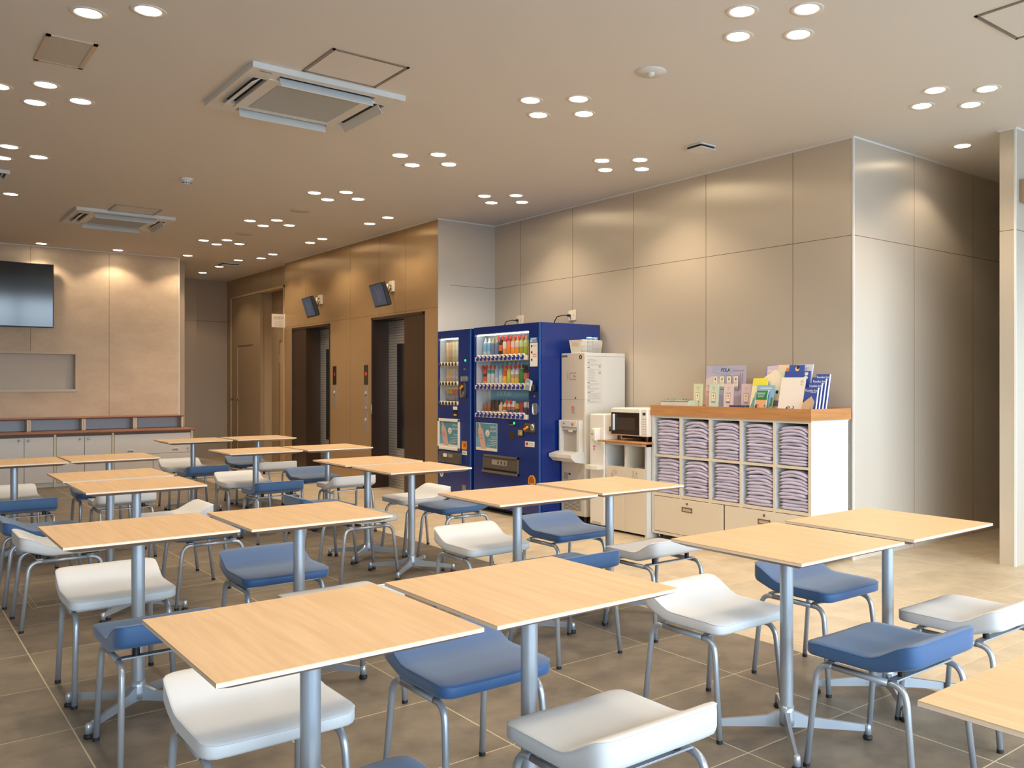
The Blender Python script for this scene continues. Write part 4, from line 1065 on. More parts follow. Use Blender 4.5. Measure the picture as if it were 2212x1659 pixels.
# basket
BX0, BX1, BY0, BY1, BZ = 5.085, 5.345, 6.425, 6.60, 1.6005
bk = thing('storage_basket', 'white plastic mesh basket on top of the ice machine', 'basket', (5.21, 6.51, BZ))
M_bk = mat('basket_white', (240, 232, 216), .45)
b = MB(); h = .118; fl = .012; bk_i = b.mi(M_bk)
def bar(p, q, w_): b.tube([p, q], w_, M_bk, 5)
b.box(BX0 + fl, BX1 - fl, BY0 + fl, BY1 - fl, BZ, BZ + .003, M_bk)
# front (-Y) and back mesh sides
for yb, yt in ((BY0 + fl, BY0), (BY1 - fl, BY1)):
    for k in range(20):
        u = k / 19; bar((BX0 + fl + u * (BX1 - BX0 - 2 * fl), yb, BZ + .004), (BX0 + u * (BX1 - BX0), yt, BZ + h), .0023)
    for k in range(10):
        v = k / 9.5; bar((BX0 + fl * (1 - v), yb + (yt - yb) * v, BZ + .004 + v * h), (BX1 - fl * (1 - v), yb + (yt - yb) * v, BZ + .004 + v * h), .0027)
for xb, xt in ((BX0 + fl, BX0), (BX1 - fl, BX1)):
    s_ = -1 if xb < 5.2 else 1
    b.prism([(xb, BY0 + fl, BZ), (xb, BY1 - fl, BZ), (xt, BY1, BZ + h), (xt, BY0, BZ + h)], (-.003 * s_, 0, 0), M_bk)
b.box(BX0 - .003, BX0 + .012, BY0 - .004, BY1 + .004, BZ + h - .004, BZ + h + .004, M_bk).box(BX1 - .012, BX1 + .003, BY0 - .004, BY1 + .004, BZ + h - .004, BZ + h + .004, M_bk)
b.box(BX0, BX1, BY0 - .004, BY0 + .008, BZ + h - .004, BZ + h + .004, M_bk).box(BX0, BX1, BY1 - .008, BY1 + .004, BZ + h - .004, BZ + h + .004, M_bk)
b.build('basket_body', bk)
MB().box(BX0 - .002, BX0 + .004, BY0 + .04, BY1 - .04, BZ + .075, BZ + .095, mat('basket_slot', (206, 192, 168), .5)).build('handle_slot', bk)
M_can = mat('spray_can_blue', (96, 168, 216), .3); M_canw = mat('spray_can_white', (226, 230, 232), .3)
for k, (x, y, hh, lab) in enumerate(((5.165, 6.48, .125, 'pale tin standing in the basket, left of the two blue ones'), (5.235, 6.49, .150, 'blue and white tin standing in the basket, middle one'), (5.303, 6.49, .148, 'blue and white tin standing in the basket, right one'))):
    t = thing('tin', lab, 'tin', (x, y, BZ + .004), 'tins in the basket')
    MB().lathe((x, y, BZ + .004), [(0, 0), (.028, 0), (.028, hh - .01)], M_canw if k == 0 else M_can, 20).build('tin_body', t)
    b = MB().lathe((x, y, BZ + .004), [(.028, hh - .01), (.0285, hh - .006), (.026, hh), (.024, hh - .003), (0, hh - .003)], M_canw, 20)
    if k: 
        for a in (-2.2, -1.5, -.8): b.prism([(x + .0283 * math.cos(a), y + .0283 * math.sin(a), BZ + .10), (x + .0283 * math.cos(a + .12), y + .0283 * math.sin(a + .12), BZ + .10), (x + .0283 * math.cos(a + .4), y + .0283 * math.sin(a + .4), BZ + .138), (x + .0283 * math.cos(a + .28), y + .0283 * math.sin(a + .28), BZ + .138)], (.0005 * math.cos(a), .0005 * math.sin(a), 0), M_canw)
    b.build('tin_rim', t)

# ------------------------------------------------------------------ water dispenser
wd = thing('water_dispenser', 'slim white water dispenser between ice machine and recycling cabinet', 'water dispenser', (5.2, 5.99, 0))
M_wd = mat('dispenser_white', (236, 230, 220), .3, coat=.2)
WX = 5.04; W0, W1 = 6.034, 6.240
MB().box(WX, 5.50, W0, W1, .035, 1.038, M_wd, .012, seg=4).box(WX + .02, 5.48, W0 + .02, W1 - .02, 0, .036, M_black).build('cabinet', wd)
MB().box(WX - .048, WX, 6.075, 6.162, .800, .912, M_wd, .014, seg=4).box(WX - .062, WX - .03, 6.085, 6.12, .795, .90, M_vw, .01).build('tap_housing', wd)
MB().cyl((WX - .03, 6.102, .776), .008, .03, M_wd, 12).build('tap_spout', wd)
MB().cyl((WX - .053, 6.145, .86), .006, .006, M_txt, 10, 'X').build('lock', wd)
b = MB(); b.prism([(WX, 6.036, .545), (WX - .085, 6.03, .545), (WX - .095, 6.10, .545), (WX - .085, 6.20, .545), (WX, 6.236, .545)], (0, 0, .032), M_wd); b.build('drip_tray', wd)
MB().box(WX - .001, WX, 6.152, 6.196, .703, .752, M_vw).box(WX - .0015, WX - .0009, 6.156, 6.192, .74, .748, M_redp).cyl((WX - .0015, 6.174, .725), .008, .0006, M_redp, 10, 'X').box(WX - .0015, WX - .0009, 6.16, 6.19, .708, .713, M_redp).build('warning_label', wd)
MB().box(WX + .06, WX + .09, W0 - .001, W0, .882, .925, M_txt).box(WX + .066, WX + .084, W0 - .0015, W0, .90, .92, M_tag).build('side_display', wd)
MB().box(WX - .002, WX, 6.08, 6.20, .045, .065, mat('kick_vent', (190, 186, 178), .5)).build('kick_vent', wd)

# ------------------------------------------------------------------ recycling cabinet with microwave
rc = thing('recycling_cabinet', 'cream two-bay recycling cabinet with a wood top under the microwave', 'cabinet', (5.3, 5.73, 0))
RXF, R0, R1 = 5.05, 5.487, 6.026
RXB = 5.50
b = MB(); tk = .018
b.box(RXF, RXB, R0, R0 + tk, 0.0, .790, M_cabw).box(RXF, RXB, R1 - tk * .4, R1, 0.0, .790, M_cabw).box(RXF, RXB, R0, R1, .772, .790, M_cabin)
b.box(RXB - .01, RXB, R0, R1, .02, .790, M_cabi).box(RXF + .002, RXB, 5.754, 5.770, .02, .772, M_cabin)
b.box(RXF, RXF + .0015, R0, R0 + tk, 0, .79, M_cabin).box(RXF + .01, RXB - .01, R0 + tk, R1, .560, .575, M_cabi).box(RXF + .05, RXB, R0 + .02, R1 - .02, 0, .03, M_black)
b.build('carcass', rc)
for y0, y1, nm in ((5.505, 5.752, 'r'), (5.772, 6.020, 'l')):
    d = MB().box(RXF - .002, RXF + .014, y0, y1, .022, .583, M_cabin, .001).build('door', rc)
    g = MB(); yc = (y0 + y1) / 2; X = RXF - .0028
    def ringp(cy, cz, r0, r1, n=18):
        for k in range(n):
            a0, a1 = 2 * PI * k / n, 2 * PI * (k + 1) / n
            g.face([(X, cy + r_ * math.cos(a_), cz + r_ * math.sin(a_)) for r_, a_ in ((r0, a0), (r0, a1), (r1, a1), (r1, a0))], M_txt)
    if nm == 'l':   # two tins
        ringp(yc - .008, .530, .017, .0195); ringp(yc - .008, .530, .009, .0105); ringp(yc + .034, .495, .014, .0165); ringp(yc + .034, .495, .006, .0075)
        g.face([(X, yc + .02, .548), (X, yc + .022, .550), (X, yc + .05, .512), (X, yc + .048, .510)], M_txt)
    else:           # two bottles
        for cy, hh in ((yc + .022, .555), (yc - .018, .543)):
            P_ = [(cy - .014, .465), (cy - .014, .505), (cy - .005, .525), (cy - .005, hh), (cy + .005, hh), (cy + .005, .525), (cy + .014, .505), (cy + .014, .465)]
            for (a0, b0), (a1, b1) in zip(P_, P_[1:] + P_[:1]):
                dx, dz = a1 - a0, b1 - b0; l = math.hypot(dx, dz) or 1; nx, nz = -dz / l * .0011, dx / l * .0011
                g.face([(X, a0 - nx, b0 - nz), (X, a1 - nx, b1 - nz), (X, a1 + nx, b1 + nz), (X, a0 + nx, b0 + nz)], M_txt)
        g.box(X, X + .0005, yc - .022, yc - .014, .536, .545, M_txt)
    g.build('pictogram', d)
b = MB(); z0, z1 = .7905, .812
i = b.mi(M_oak); X0, X1, Y0, Y1 = 4.965, 5.52, 5.484 - .045, 6.027
lo = [(X0 + .055, Y0 + .048, z0), (X1, Y0 + .048, z0), (X1, Y1 - .012, z0), (X0 + .055, Y1 - .012, z0)]; mid = [(X0, Y0, z1 - .008), (5.09, Y0, z1 - .008), (5.09, Y0 + .046, z1 - .008), (X1, Y0 + .046, z1 - .008), (X1, Y1, z1 - .008), (X0, Y1, z1 - .008)]; lo = [lo[0], (5.09, Y0 + .048, z0), (5.091, Y0 + .048, z0), lo[1], lo[2], lo[3]]; up = [(p[0], p[1], z1) for p in mid]
vv = [[b.bm.verts.new(p) for p in q] for q in (lo, mid, up)]
for q0, q1 in zip(vv, vv[1:]):
    for k in range(6): f = b.bm.faces.new((q0[k], q0[(k + 1) % 6], q1[(k + 1) % 6], q1[k])); f.material_index = i
f = b.bm.faces.new(vv[0]); f.material_index = i; f = b.bm.faces.new(vv[2]); f.material_index = i
b.build('wooden_top', rc)
mw = thing('microwave_oven', 'white microwave oven on the recycling cabinet', 'microwave', (5.25, 5.62, z1))
MX, M0, M1 = 5.06, 5.487, 5.953; mz0, mz1 = .856, 1.100
MB().box(MX, 5.44, M0, M1, mz0, mz1, M_wd, .012, seg=3).build('case', mw)
dr = MB().box(MX - .012, MX, 5.566, M1 - .004, mz0 + .008, mz1 - .006, M_wd, .004).build('door', mw)
MB().box(MX - .0135, MX - .0115, 5.573, 5.942, mz0 + .012, mz1 - .040, mat('oven_glass', (44, 32, 26), .12)).box(MX - .0145, MX - .0133, 5.63, 5.865, mz0 + .055, mz1 - .085, mat('oven_glass_mesh', (66, 54, 46), .3)).build('window', dr)
MB().box(MX - .034, MX - .0135, 5.886, 5.906, mz0 + .045, mz1 - .055, mat('oven_handle', (216, 220, 222), .3), .006, seg=3).build('handle', dr)
b = MB().box(MX - .001, MX, 5.508, 5.545, mz1 - .060, mz1 - .036, M_txt)
for r_ in range(7):
    for c_ in range(2): b.box(MX - .001, MX, 5.500 + c_ * .030, 5.518 + c_ * .030, mz0 + .022 + r_ * .021, mz0 + .026 + r_ * .021, M_tag)
b.build('control_panel', mw)
b = MB()
for x in (5.10, 5.38):
    for y in (5.53, 5.90): b.cyl((x, y, z1), .014, mz0 - z1 + .002, M_black, 12)
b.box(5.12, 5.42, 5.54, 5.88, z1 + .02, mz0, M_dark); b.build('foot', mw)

# ------------------------------------------------------------------ towel shelf
sf = thing('shelf_unit', 'cream shelf unit full of folded lavender nightwear with a wooden tray top', 'shelf', (5.35, 4.67, 0))
SX, S0, S1, SB = 5.105, 3.822, 5.475, 5.565
vd = [(5.475, 5.451), (5.145, 5.123), (4.816, 4.794), (4.492, 4.470), (4.167, 4.145), (3.848, 3.822)]
b = MB()
for k, (a_, c_) in enumerate(vd): b.box(SX, SB, c_, a_, .045, 1.048, M_cabin if 0 < k < 5 else M_cabw)
b.box(SX - .0008, SX, 3.822, 3.848, .045, 1.048, M_cabin).box(SX - .0008, SX, 5.451, 5.475, .045, 1.048, M_cabin)
for z_, z2 in ((1.026, 1.0478), (.696, .716), (.368, .392), (.0452, .066)): b.box(SX + .0002, SB - .001, S0 + .001, S1 - .001, z_, z2, M_cabin)
b.box(SB - .012, SB - .002, S0, S1, .05, 1.04, M_cabi)
for k in range(5): # inner faces of the bays
    b.box(SX + .004, SB - .014, vd[k][1] - .0015, vd[k][1], .392, .696, M_cabi).box(SX + .004, SB - .014, vd[k][1] - .0015, vd[k][1], .716, 1.026, M_cabi)
b.build('carcass', sf)
MB().box(SX - .012, SX + .01, 3.815, 5.483, 1.0482, 1.131, M_oak).box(5.555, 5.575, 3.815, 5.483, 1.0482, 1.131, M_oak).box(SX + .01, 5.555, 3.815, 3.835, 1.0482, 1.131, M_oak).box(SX + .01, 5.555, 5.463, 5.483, 1.0482, 1.131, M_oak).box(SX + .01, 5.555, 3.835, 5.463, 1.049, 1.066, M_oak).build('tray_top', sf)
M_hnd = mat('bronze_pull', (140, 116, 84), .35, .6)
for y0, y1 in ((4.662, 5.446), (3.855, 4.642)):
    d = MB().box(SX - .002, SX + .016, y0, y1, .070, .363, M_cabin, .0015).build('drawer', sf); yc = (y0 + y1) / 2
    b = MB().box(SX - .006, SX - .001, yc - .058, yc + .058, .292, .300, M_hnd).box(SX - .006, SX - .001, yc - .058, yc + .058, .262, .268, M_hnd).box(SX - .006, SX - .001, yc - .058, yc - .050, .262, .300, M_hnd).box(SX - .006, SX - .001, yc + .050, yc + .058, .262, .300, M_hnd).box(SX - .003, SX - .0015, yc - .05, yc + .05, .268, .292, mat('pull_recess', (190, 178, 160), .4))
    b.build('recessed_pull', d)
    MB().cyl((SX - .006, yc, .330), .010, .005, M_hnd, 14, 'X').build('lock', d)
for x in (5.16, 5.51):
    for y in (3.90, 4.65, 5.42): MB().cyl((x, y - .008, .02), .02, .016, M_chrome, 14, 'Y').cyl((x + .01, y, .03), .006, .015, M_chrome, 8).build('caster', sf)
# folded nightwear: five stacks over five stacks
M_lav = mat('lavender_cloth', (196, 188, 210), .85, spec=.15, noise=((160, 160, 160), 2, .05), bump=(60, .5))
p_ = M_lav.node_tree.nodes['Principled BSDF']; p_.inputs['Sheen Weight'].default_value = .3
def fold_mesh(seed, amp, tilt):
    r_ = random.Random(seed); b = MB(); i = b.mi(M_lav); NX_, NY_ = 7, 12
    dx, dy, th = .31, .252, .0235; ph = r_.uniform(0, 6); ph2 = r_.uniform(0, 6)
    def base(u, v):   # u along X (depth), v along Y
        return amp * (1 - (2 * v - 1) ** 2) + tilt * (v - .5) + .0016 * math.sin(9 * v + ph) + .0012 * math.sin(5 * u + ph2) - .012 * max(0, .25 - v) / .25 * (1 if amp > .008 else .2)
    def outline(u, v):
        e = .5 + .5 * math.sin(7 * v + ph2); return (-dx / 2 + u * dx + .005 * (1 - u) * (e - .5), -dy / 2 + v * dy + .006 * math.sin(5 * u + ph) * (abs(2 * v - 1)))
    rows = []
    for a_ in range(NX_ + 1):
        u = a_ / NX_; ring = []
        for c_ in range(NY_ + 1):
            v = c_ / NY_; x, y = outline(u, v); edge = min(1, min(v, 1 - v) / .045, 1); eu = min(1, u / .05)
            k = math.sqrt(max(0, 1 - (1 - edge) ** 2)); ku = math.sqrt(max(0, 1 - (1 - eu) ** 2)) if u < .05 else 1
            ring.append((x, y, base(u, v), th / 2 * max(.12, k) * max(.3, ku)))
        rows.append(ring)
    # extra rounded front ring
    front = [(x - .0105, y, z, .0028 + h * .12) for x, y, z, h in rows[0]]
    front2 = [(x - .0065, y, z, h / .3 * .72 if h else h) for x, y, z, h in rows[0]]
    rows = [front, front2] + [[(x, y, z, (h / .3 if n == 0 else h)) for x, y, z, h in rg] for n, rg in enumerate(rows)]
    T_ = [[b.bm.verts.new((x, y, z + th / 2 + h)) for x, y, z, h in rg] for rg in rows]
    B_ = [[b.bm.verts.new((x, y, z + th / 2 - h)) for x, y, z, h in rg] for rg in rows]
    for G in (T_, B_):
        for a_ in range(len(G) - 1):
            for c_ in range(NY_):
                f = b.bm.faces.new((G[a_][c_], G[a_][c_ + 1], G[a_ + 1][c_ + 1], G[a_ + 1][c_])); f.material_index = i; f.smooth = True
    for k in range(NY_):
        for q in (0, -1): f = b.bm.faces.new((T_[q][k], T_[q][k + 1], B_[q][k + 1], B_[q][k])); f.material_index = i; f.smooth = True
    for k in range(len(rows) - 1):
        for q in (0, NY_): f = b.bm.faces.new((T_[k][q], T_[k + 1][q], B_[k + 1][q], B_[k][q])); f.material_index = i; f.smooth = True
    return b
ORD = ['lowest', 'second from the bottom', 'third from the bottom', 'fourth from the bottom', 'fifth from the bottom', 'sixth from the bottom', 'seventh from the bottom', 'eighth from the bottom', 'ninth from the bottom', 'tenth from the bottom', 'eleventh from the bottom', 'twelfth from the bottom']
COLN = ['far left', 'second from left', 'middle', 'second from right', 'far right']
for row in (0, 1):
    for c_ in range(5):
        ya, yb = vd[c_][1], vd[c_ + 1][0]; yc = (ya + yb) / 2 - .012
        zb = .717 if row == 0 else .393
        rs = random.Random(c_ * 7 + row * 31 + 5)
        amp_t = (.006, .022, .014, .010, .020)[c_] if row == 0 else (.008, .018, .010, .016, .020)[c_]
        n = (11, 11, 11, 12, 12)[c_] if row == 0 else (11, 11, 12, 11, 11)[c_]
        room = .298 - amp_t - .006; step = room / (n + .15)
        protos = {}
        for k in range(n):
            # the curve grows gradually up the stack
            lvl = int(4 * k / n); key = (lvl, k % 2)
            if key not in protos:
                o = fold_mesh(c_ * 40 + row * 17 + lvl * 3 + k % 2, amp_t * (lvl / 3.0), .004 * rs.uniform(-1, 1)).build('folded_nightwear'); protos[key] = o
            else:
                o = protos[key].copy(); COL.objects.link(o)
            o.location = (5.275 + rs.uniform(-.006, .006), yc + rs.uniform(-.007, .007), zb + .002 + k * step)
            o.rotation_euler = (0, 0, rs.uniform(-.03, .03)); o.scale = (1, 1, step / .0246)
            pos = 'topmost' if k == n - 1 else ('second from the top' if k == n - 2 else ORD[k])
            tag(o, 'folded lavender nightwear, %s in the %s %s compartment' % (pos, COLN[c_], 'upper' if row == 0 else 'lower'), 'clothing', 'folded nightwear in the shelf')

# ------------------------------------------------------------------ things on the shelf top (tray floor z = 1.067)
ZF = 1.067
def card(name, label, cat, x, yc, w_, h, t_, tilt, base, deco=(), group=None, z=ZF, lean=0.0, yaw=0.0):
    """upright sheet or booklet facing -X; u runs left to right on screen (towards -Y), v upwards"""
    R = Matrix.Translation((x, yc, z)) @ Matrix.Rotation(yaw, 4, 'Z') @ Matrix.Rotation(math.radians(tilt), 4, 'Y') @ Matrix.Rotation(math.radians(lean), 4, 'X')
    b = MB(); b.box(0, t_, -w_ / 2, w_ / 2, 0.0, h, base, 0, R)
    lvl = .0006
    for q in deco:
        kind = q[0]
        def P(u, v, d): return R @ Vector((-d, w_ / 2 - u * w_, v * h))
        if kind == 'r': _, u0, u1, v0, v1, m = q; b.face([P(u0, v0, lvl), P(u1, v0, lvl), P(u1, v1, lvl), P(u0, v1, lvl)], m)
        elif kind == 'p': b.face([P(u, v, lvl) for u, v in q[1]], q[2])
        elif kind == 'c': _, cu, cv, r_, m = q; b.face([R @ Vector((-lvl, w_ / 2 - cu * w_ + r_ * math.cos(2 * PI * k / 18), cv * h + r_ * math.sin(2 * PI * k / 18))) for k in range(18)], m)
        elif kind == 't':
            _, s_, cu, cv, sz, m = q; R3 = R.to_3x3(); b.text(s_, sz, P(cu, cv, lvl), R3 @ Vector((0, -1, 0)), R3 @ Vector((0, 0, 1)), m, bold=sz * .02)
        lvl += .0003
    o = b.build(name, rec=False)
    return tag(o, label, cat, group)
def cm(n, c): return mat('print_' + n, c, .5)
c_li, c_li2, c_pk, c_sk = cm('lilac', (186, 180, 204)), cm('lilac_blue', (170, 176, 206)), cm('pink', (220, 194, 196)), cm('cream_cloud', (214, 204, 200))
tubes = []
for k, (u, cc) in enumerate(((.25, (156, 186, 150)), (.425, (130, 180, 176)), (.60, (140, 136, 160)), (.775, (166, 150, 176)))):
    tubes += [('r', u - .062, u + .062, .50, .795, cm('tube%d' % k, cc)), ('r', u - .055, u + .055, .56, .775, M_cream), ('r', u - .012, u + .012, .69, .74, M_hnd), ('r', u - .035, u + .035, .63, .64, M_tag)]
card('counter_display_board', 'lilac cosmetics board with four bottle pictures behind the small cards', 'display board', 5.44, 4.95, .442, .396, .004, 2, c_li, [('p', [(0, 0), (.3, 0), (.25, .4), (0, .6)], c_pk), ('p', [(0, .6), (.35, .55), (.5, .62), (.2, .8), (0, .72)], c_sk), ('p', [(.3, 0), (.62, 0), (.5, .5), (.32, .45)], c_li2), ('p', [(.15, .86), (.5, .80), (.8, .92), (.4, 1), (.2, 1)], c_li2),
      ('t', 'POLA', .5, .872, .040, M_txt), ('r', .70, .95, .885, .893, M_tag), ('r', .86, .875, .52, .84, cm('vertical_print', (150, 140, 160))), ('r', .91, .925, .56, .84, cm('vertical_print', (150, 140, 160))), ('r', .03, .1, .44, .452, M_tag)] + tubes)
for k, (y, c0, c1, lab) in enumerate(((5.157, (214, 216, 178), (140, 170, 140), 'pale green card standing alone left of the lilac board'), (4.975, (206, 216, 196), (120, 170, 160), 'mint green card before the left side of the lilac board'),
                                 (4.813, (222, 204, 202), (126, 124, 160), 'pale pink card before the middle of the lilac board'), (4.624, (218, 196, 204), (160, 140, 180), 'pink-lilac card before the right side of the lilac board'))):
    b_ = cm('card%d' % k, c0); g_ = cm('cardlow%d' % k, c1)
    card('cosmetics_card', lab, 'card', 5.325, y, .098, .244, .012, 3, b_, [('r', .36, .64, .86, .872, M_tag), ('r', .4, .6, .80, .808, M_tag), ('r', .27, .73, .36, .70, g_), ('r', .30, .70, .42, .68, M_cream), ('r', .45, .55, .57, .63, M_hnd), ('r', .40, .60, .50, .512, M_redp)], 'small cosmetics cards')
# basket of sachets
bs = thing('sachet_basket', 'low white ribbed basket with green sprigs at the left end of the shelf top', 'basket', (5.25, 5.33, ZF))
b = MB(); b.box(5.20, 5.31, 5.135, 5.458, ZF, ZF + .004, M_vw)
for k in range(34):
    y = 5.138 + k * .0094; b.box(5.195, 5.199, y, y + .0062, ZF + .002, ZF + .100, M_vw).box(5.309, 5.313, y, y + .0062, ZF + .002, ZF + .100, M_vw)
b.box(5.195, 5.199, 5.135, 5.458, ZF + .09, ZF + .102, M_vw).box(5.309, 5.313, 5.135, 5.458, ZF + .09, ZF + .102, M_vw)
b.box(5.195, 5.313, 5.133, 5.137, ZF, ZF + .102, mat('basket_end_green', (196, 206, 186), .5)).box(5.195, 5.313, 5.455, 5.459, ZF, ZF + .102, M_vw); b.build('ribbed_body', bs)
rs = random.Random(11)
b = MB()
for k in range(60):
    x, y = rs.uniform(5.21, 5.30), rs.choice([rs.uniform(5.17, 5.27), rs.uniform(5.36, 5.44)]); z = ZF + .095 + rs.uniform(0, .018); a = rs.uniform(0, 6.28); l = .012
    b.face([(x, y, z), (x + l * math.cos(a), y + l * math.sin(a), z + rs.uniform(-.004, .010)), (x + l * .5 * math.cos(a + 1), y + l * .5 * math.sin(a + 1), z + .008)], mat('sprig_green', (70, 140, 70), .5))
b.box(5.21, 5.30, 5.16, 5.46, ZF + .05, ZF + .09, mat('sachet_fill', (200, 206, 190), .6))
o = b.build('green_sprigs', bs); 
rs = random.Random(21)
for k in range(14):
    x, y = 5.20 + .022 * (k % 3) + rs.uniform(-.004, .004), 5.09 - k * .035; a = rs.uniform(-.5, .5); zz = ZF + .001 + .0035 * (k % 4)
    R = Matrix.Translation((x, y, zz + .02)) @ Matrix.Rotation(a, 4, 'Z') @ Matrix.Rotation(rs.uniform(-.3, .3), 4, 'X')
    o = MB().box(-.028, .028, -.045, .045, .016, .020, cm('sachet', (232, 222, 208)), .001, R).box(-.028, .028, .03, .045, .0195, .0205, cm('sachet_end', (206, 196, 190)), 0, R).box(-.02, .02, -.03, .02, -.015, .016, cm('sachet', (232, 222, 208)), .002, R).build('sachet')
    tag(o, 'small cream sachet in the loose row lying before the cosmetics cards', 'sachet', 'loose sachets on the shelf top')
tag(MB().box(5.24, 5.30, 4.56, 4.72, ZF, ZF + .075, cm('dark_box', (74, 60, 84))).box(5.2398, 5.2402, 4.58, 4.70, ZF + .01, ZF + .06, cm('dark_box_front', (104, 88, 112))).build('small_dark_box'), 'small dark violet box behind the sachets, under the right-hand cosmetics card', 'box')
# acrylic stand
M_acr = bpy.data.materials.new('clear_acrylic'); M_acr.use_nodes = True
nt = M_acr.node_tree; nt.nodes.clear()
o_ = nt.nodes.new('ShaderNodeOutputMaterial'); mx = nt.nodes.new('ShaderNodeMixShader'); tr = nt.nodes.new('ShaderNodeBsdfTransparent'); gl = nt.nodes.new('ShaderNodeBsdfGlossy')
tr.inputs['Color'].default_value = (.93, .95, .96, 1); gl.inputs['Roughness'].default_value = .08; mx.inputs[0].default_value = .16
nt.links.new(tr.outputs[0], mx.inputs[1]); nt.links.new(gl.outputs[0], mx.inputs[2]); nt.links.new(mx.outputs[0], o_.inputs[0])
ac = thing('acrylic_brochure_holder', 'clear acrylic holder around the flyers at the middle of the shelf top', 'brochure holder', (5.2, 4.38, ZF))
R = Matrix.Translation((5.195, 4.40, ZF)) @ Matrix.Rotation(math.radians(14), 4, 'Y')
MB().box(-.003, 0, -.095, .125, 0, .062, M_acr, 0, R).box(-.003, .08, .125, .128, 0, .075, M_acr, 0, R).box(-.003, .08, -.098, -.095, 0, .10, M_acr, 0, R).box(-.003, .11, -.098, .128, 0, .003, M_acr, 0, R).build('holder_body', ac)
T14 = 13
cg, cy_, cbl = cm('green', (40, 130, 70)), cm('yellow', (226, 218, 70)), cm('sky', (130, 180, 216))
skin1, skin2 = cm('crowd_a', (196, 130, 90)), cm('crowd_b', (120, 74, 60))
crowd = []
rs = random.Random(4)
for k in range(26): crowd.append(('c', rs.uniform(.08, .92), rs.uniform(.12, .60), rs.uniform(.005, .011), rs.choice([skin1, skin2, cm('crowd_c', (226, 180, 140)), cm('crowd_d', (60, 44, 50))])))
card('flyer', 'small flyer with a green top and a crowd photograph, frontmost', 'flyer', 5.200, 4.382, .116, .200, .003, T14, cm('flyer_white', (236, 230, 220)), [('r', .03, .97, .62, .99, cg), ('r', .06, .94, .10, .62, cm('crowd_ground', (222, 170, 120)))] + crowd + [('r', .15, .85, .86, .89, M_txl), ('r', .2, .8, .79, .815, M_txl), ('r', .25, .75, .72, .745, M_txl)], None)
card('flyer', 'sky blue flyer directly behind the green one', 'flyer', 5.218, 4.368, .175, .240, .004, T14, cbl, [('p', [(.55, 0), (1, 0), (1, .55), (.8, .3)], cm('flyer_green', (150, 190, 90))), ('r', .86, .97, .30, .6, cm('flyer_tree', (80, 120, 60))), ('r', .2, .85, .88, .92, M_txl), ('r', .3, .8, .80, .83, M_txl)], None)
card('flyer', 'tall yellow-topped flyer at the left of the flyer group', 'flyer', 5.236, 4.445, .150, .295, .004, T14, cm('pale_yellow', (232, 226, 190)), [('r', 0, 1, .80, 1, cy_), ('p', [(.05, .2), (.4, .05), (.45, .35), (.2, .5)], cm('teal', (110, 160, 160))), ('r', .25, .9, .3, .62, cbl)], None)
card('booklet', 'cream booklet with a gabled top behind the blue flyer', 'booklet', 5.262, 4.345, .185, .300, .012, T14, cm('booklet_cream', (232, 222, 200)), [('p', [(0, 1.0), (1, 1.0), (.58, 1.22)], cm('booklet_cream', (232, 222, 200))), ('c', .80, .62, .014, cm('dark', (50, 46, 50))), ('r', .7, .95, .25, .4, cm('muted', (140, 130, 134))), ('r', .15, .18, .5, .9, M_tag), ('r', .3, .32, .5, .9, M_tag)], None)
card('magazine', 'magazine with a violet and peach cover behind the gabled booklet', 'magazine', 5.300, 4.350, .225, .400, .005, T14, cm('violet', (140, 130, 184)), [('p', [(.1, .6), (.5, .72), (.6, 1), (.05, .98)], cm('light_violet', (200, 190, 214))), ('p', [(.5, .7), (1, .62), (1, 1), (.55, 1)], cm('peach', (236, 206, 180))), ('c', .72, .82, .040, cm('pale_green', (206, 222, 200))), ('c', .95, .90, .016, cm('peach_dark', (206, 140, 100))), ('p', [(.8, .5), (1, .5), (1, .72), (.9, .7)], cm('mint', (140, 190, 170))), ('r', .1, .45, .85, .9, cm('peach2', (226, 200, 196)))], None)
card('envelope', 'large cream folder with a 40 emblem, front of the blue booklets', 'folder', 5.205, 4.104, .224, .300, .003, T14, cm('folder_cream', (230, 224, 216)), [('t', '40', .42, .17, .042, M_txt), ('c', .62, .235, .013, cm('globe', (90, 100, 140))), ('c', .60, .24, .008, cm('folder_cream', (230, 224, 216))), ('r', .15, .37, .0, .12, cm('logo_blue', (110, 160, 206))), ('r', .47, .83, .085, .10, cm('soft_print', (190, 184, 176))), ('r', .80, .92, .86, .93, cm('soft_print2', (200, 196, 190))), ('r', .82, .90, .79, .84, cm('soft_print2', (200, 196, 190)))], None)
bb = cm('inn_blue', (48, 74, 160))
card('booklet', 'blue booklet with a raised portrait tab behind the cream folder', 'booklet', 5.232, 4.100, .234, .348, .008, T14, bb, [('r', .16, .76, 1.0, 1.135, cm('inn_blue2', (40, 82, 170))), ('c', .48, 1.055, .019, cm('face', (230, 190, 150))), ('c', .50, 1.085, .015, cm('hair', (50, 36, 34))), ('r', .80, .93, .91, .97, M_txl), ('p', [(.76, .86), (.86, .91), (.95, .86), (.93, .83), (.8, .83)], M_txl)], None)
card('booklet', 'pale lilac sheet at the back right of the blue portrait booklet', 'booklet', 5.262, 4.065, .150, .400, .012, T14, cm('pale_lilac', (204, 202, 216)), [('r', .3, .8, .93, .936, M_tag), ('r', .93, 1.0, 0, 1, cm('pale_edge', (190, 204, 220)))], None)
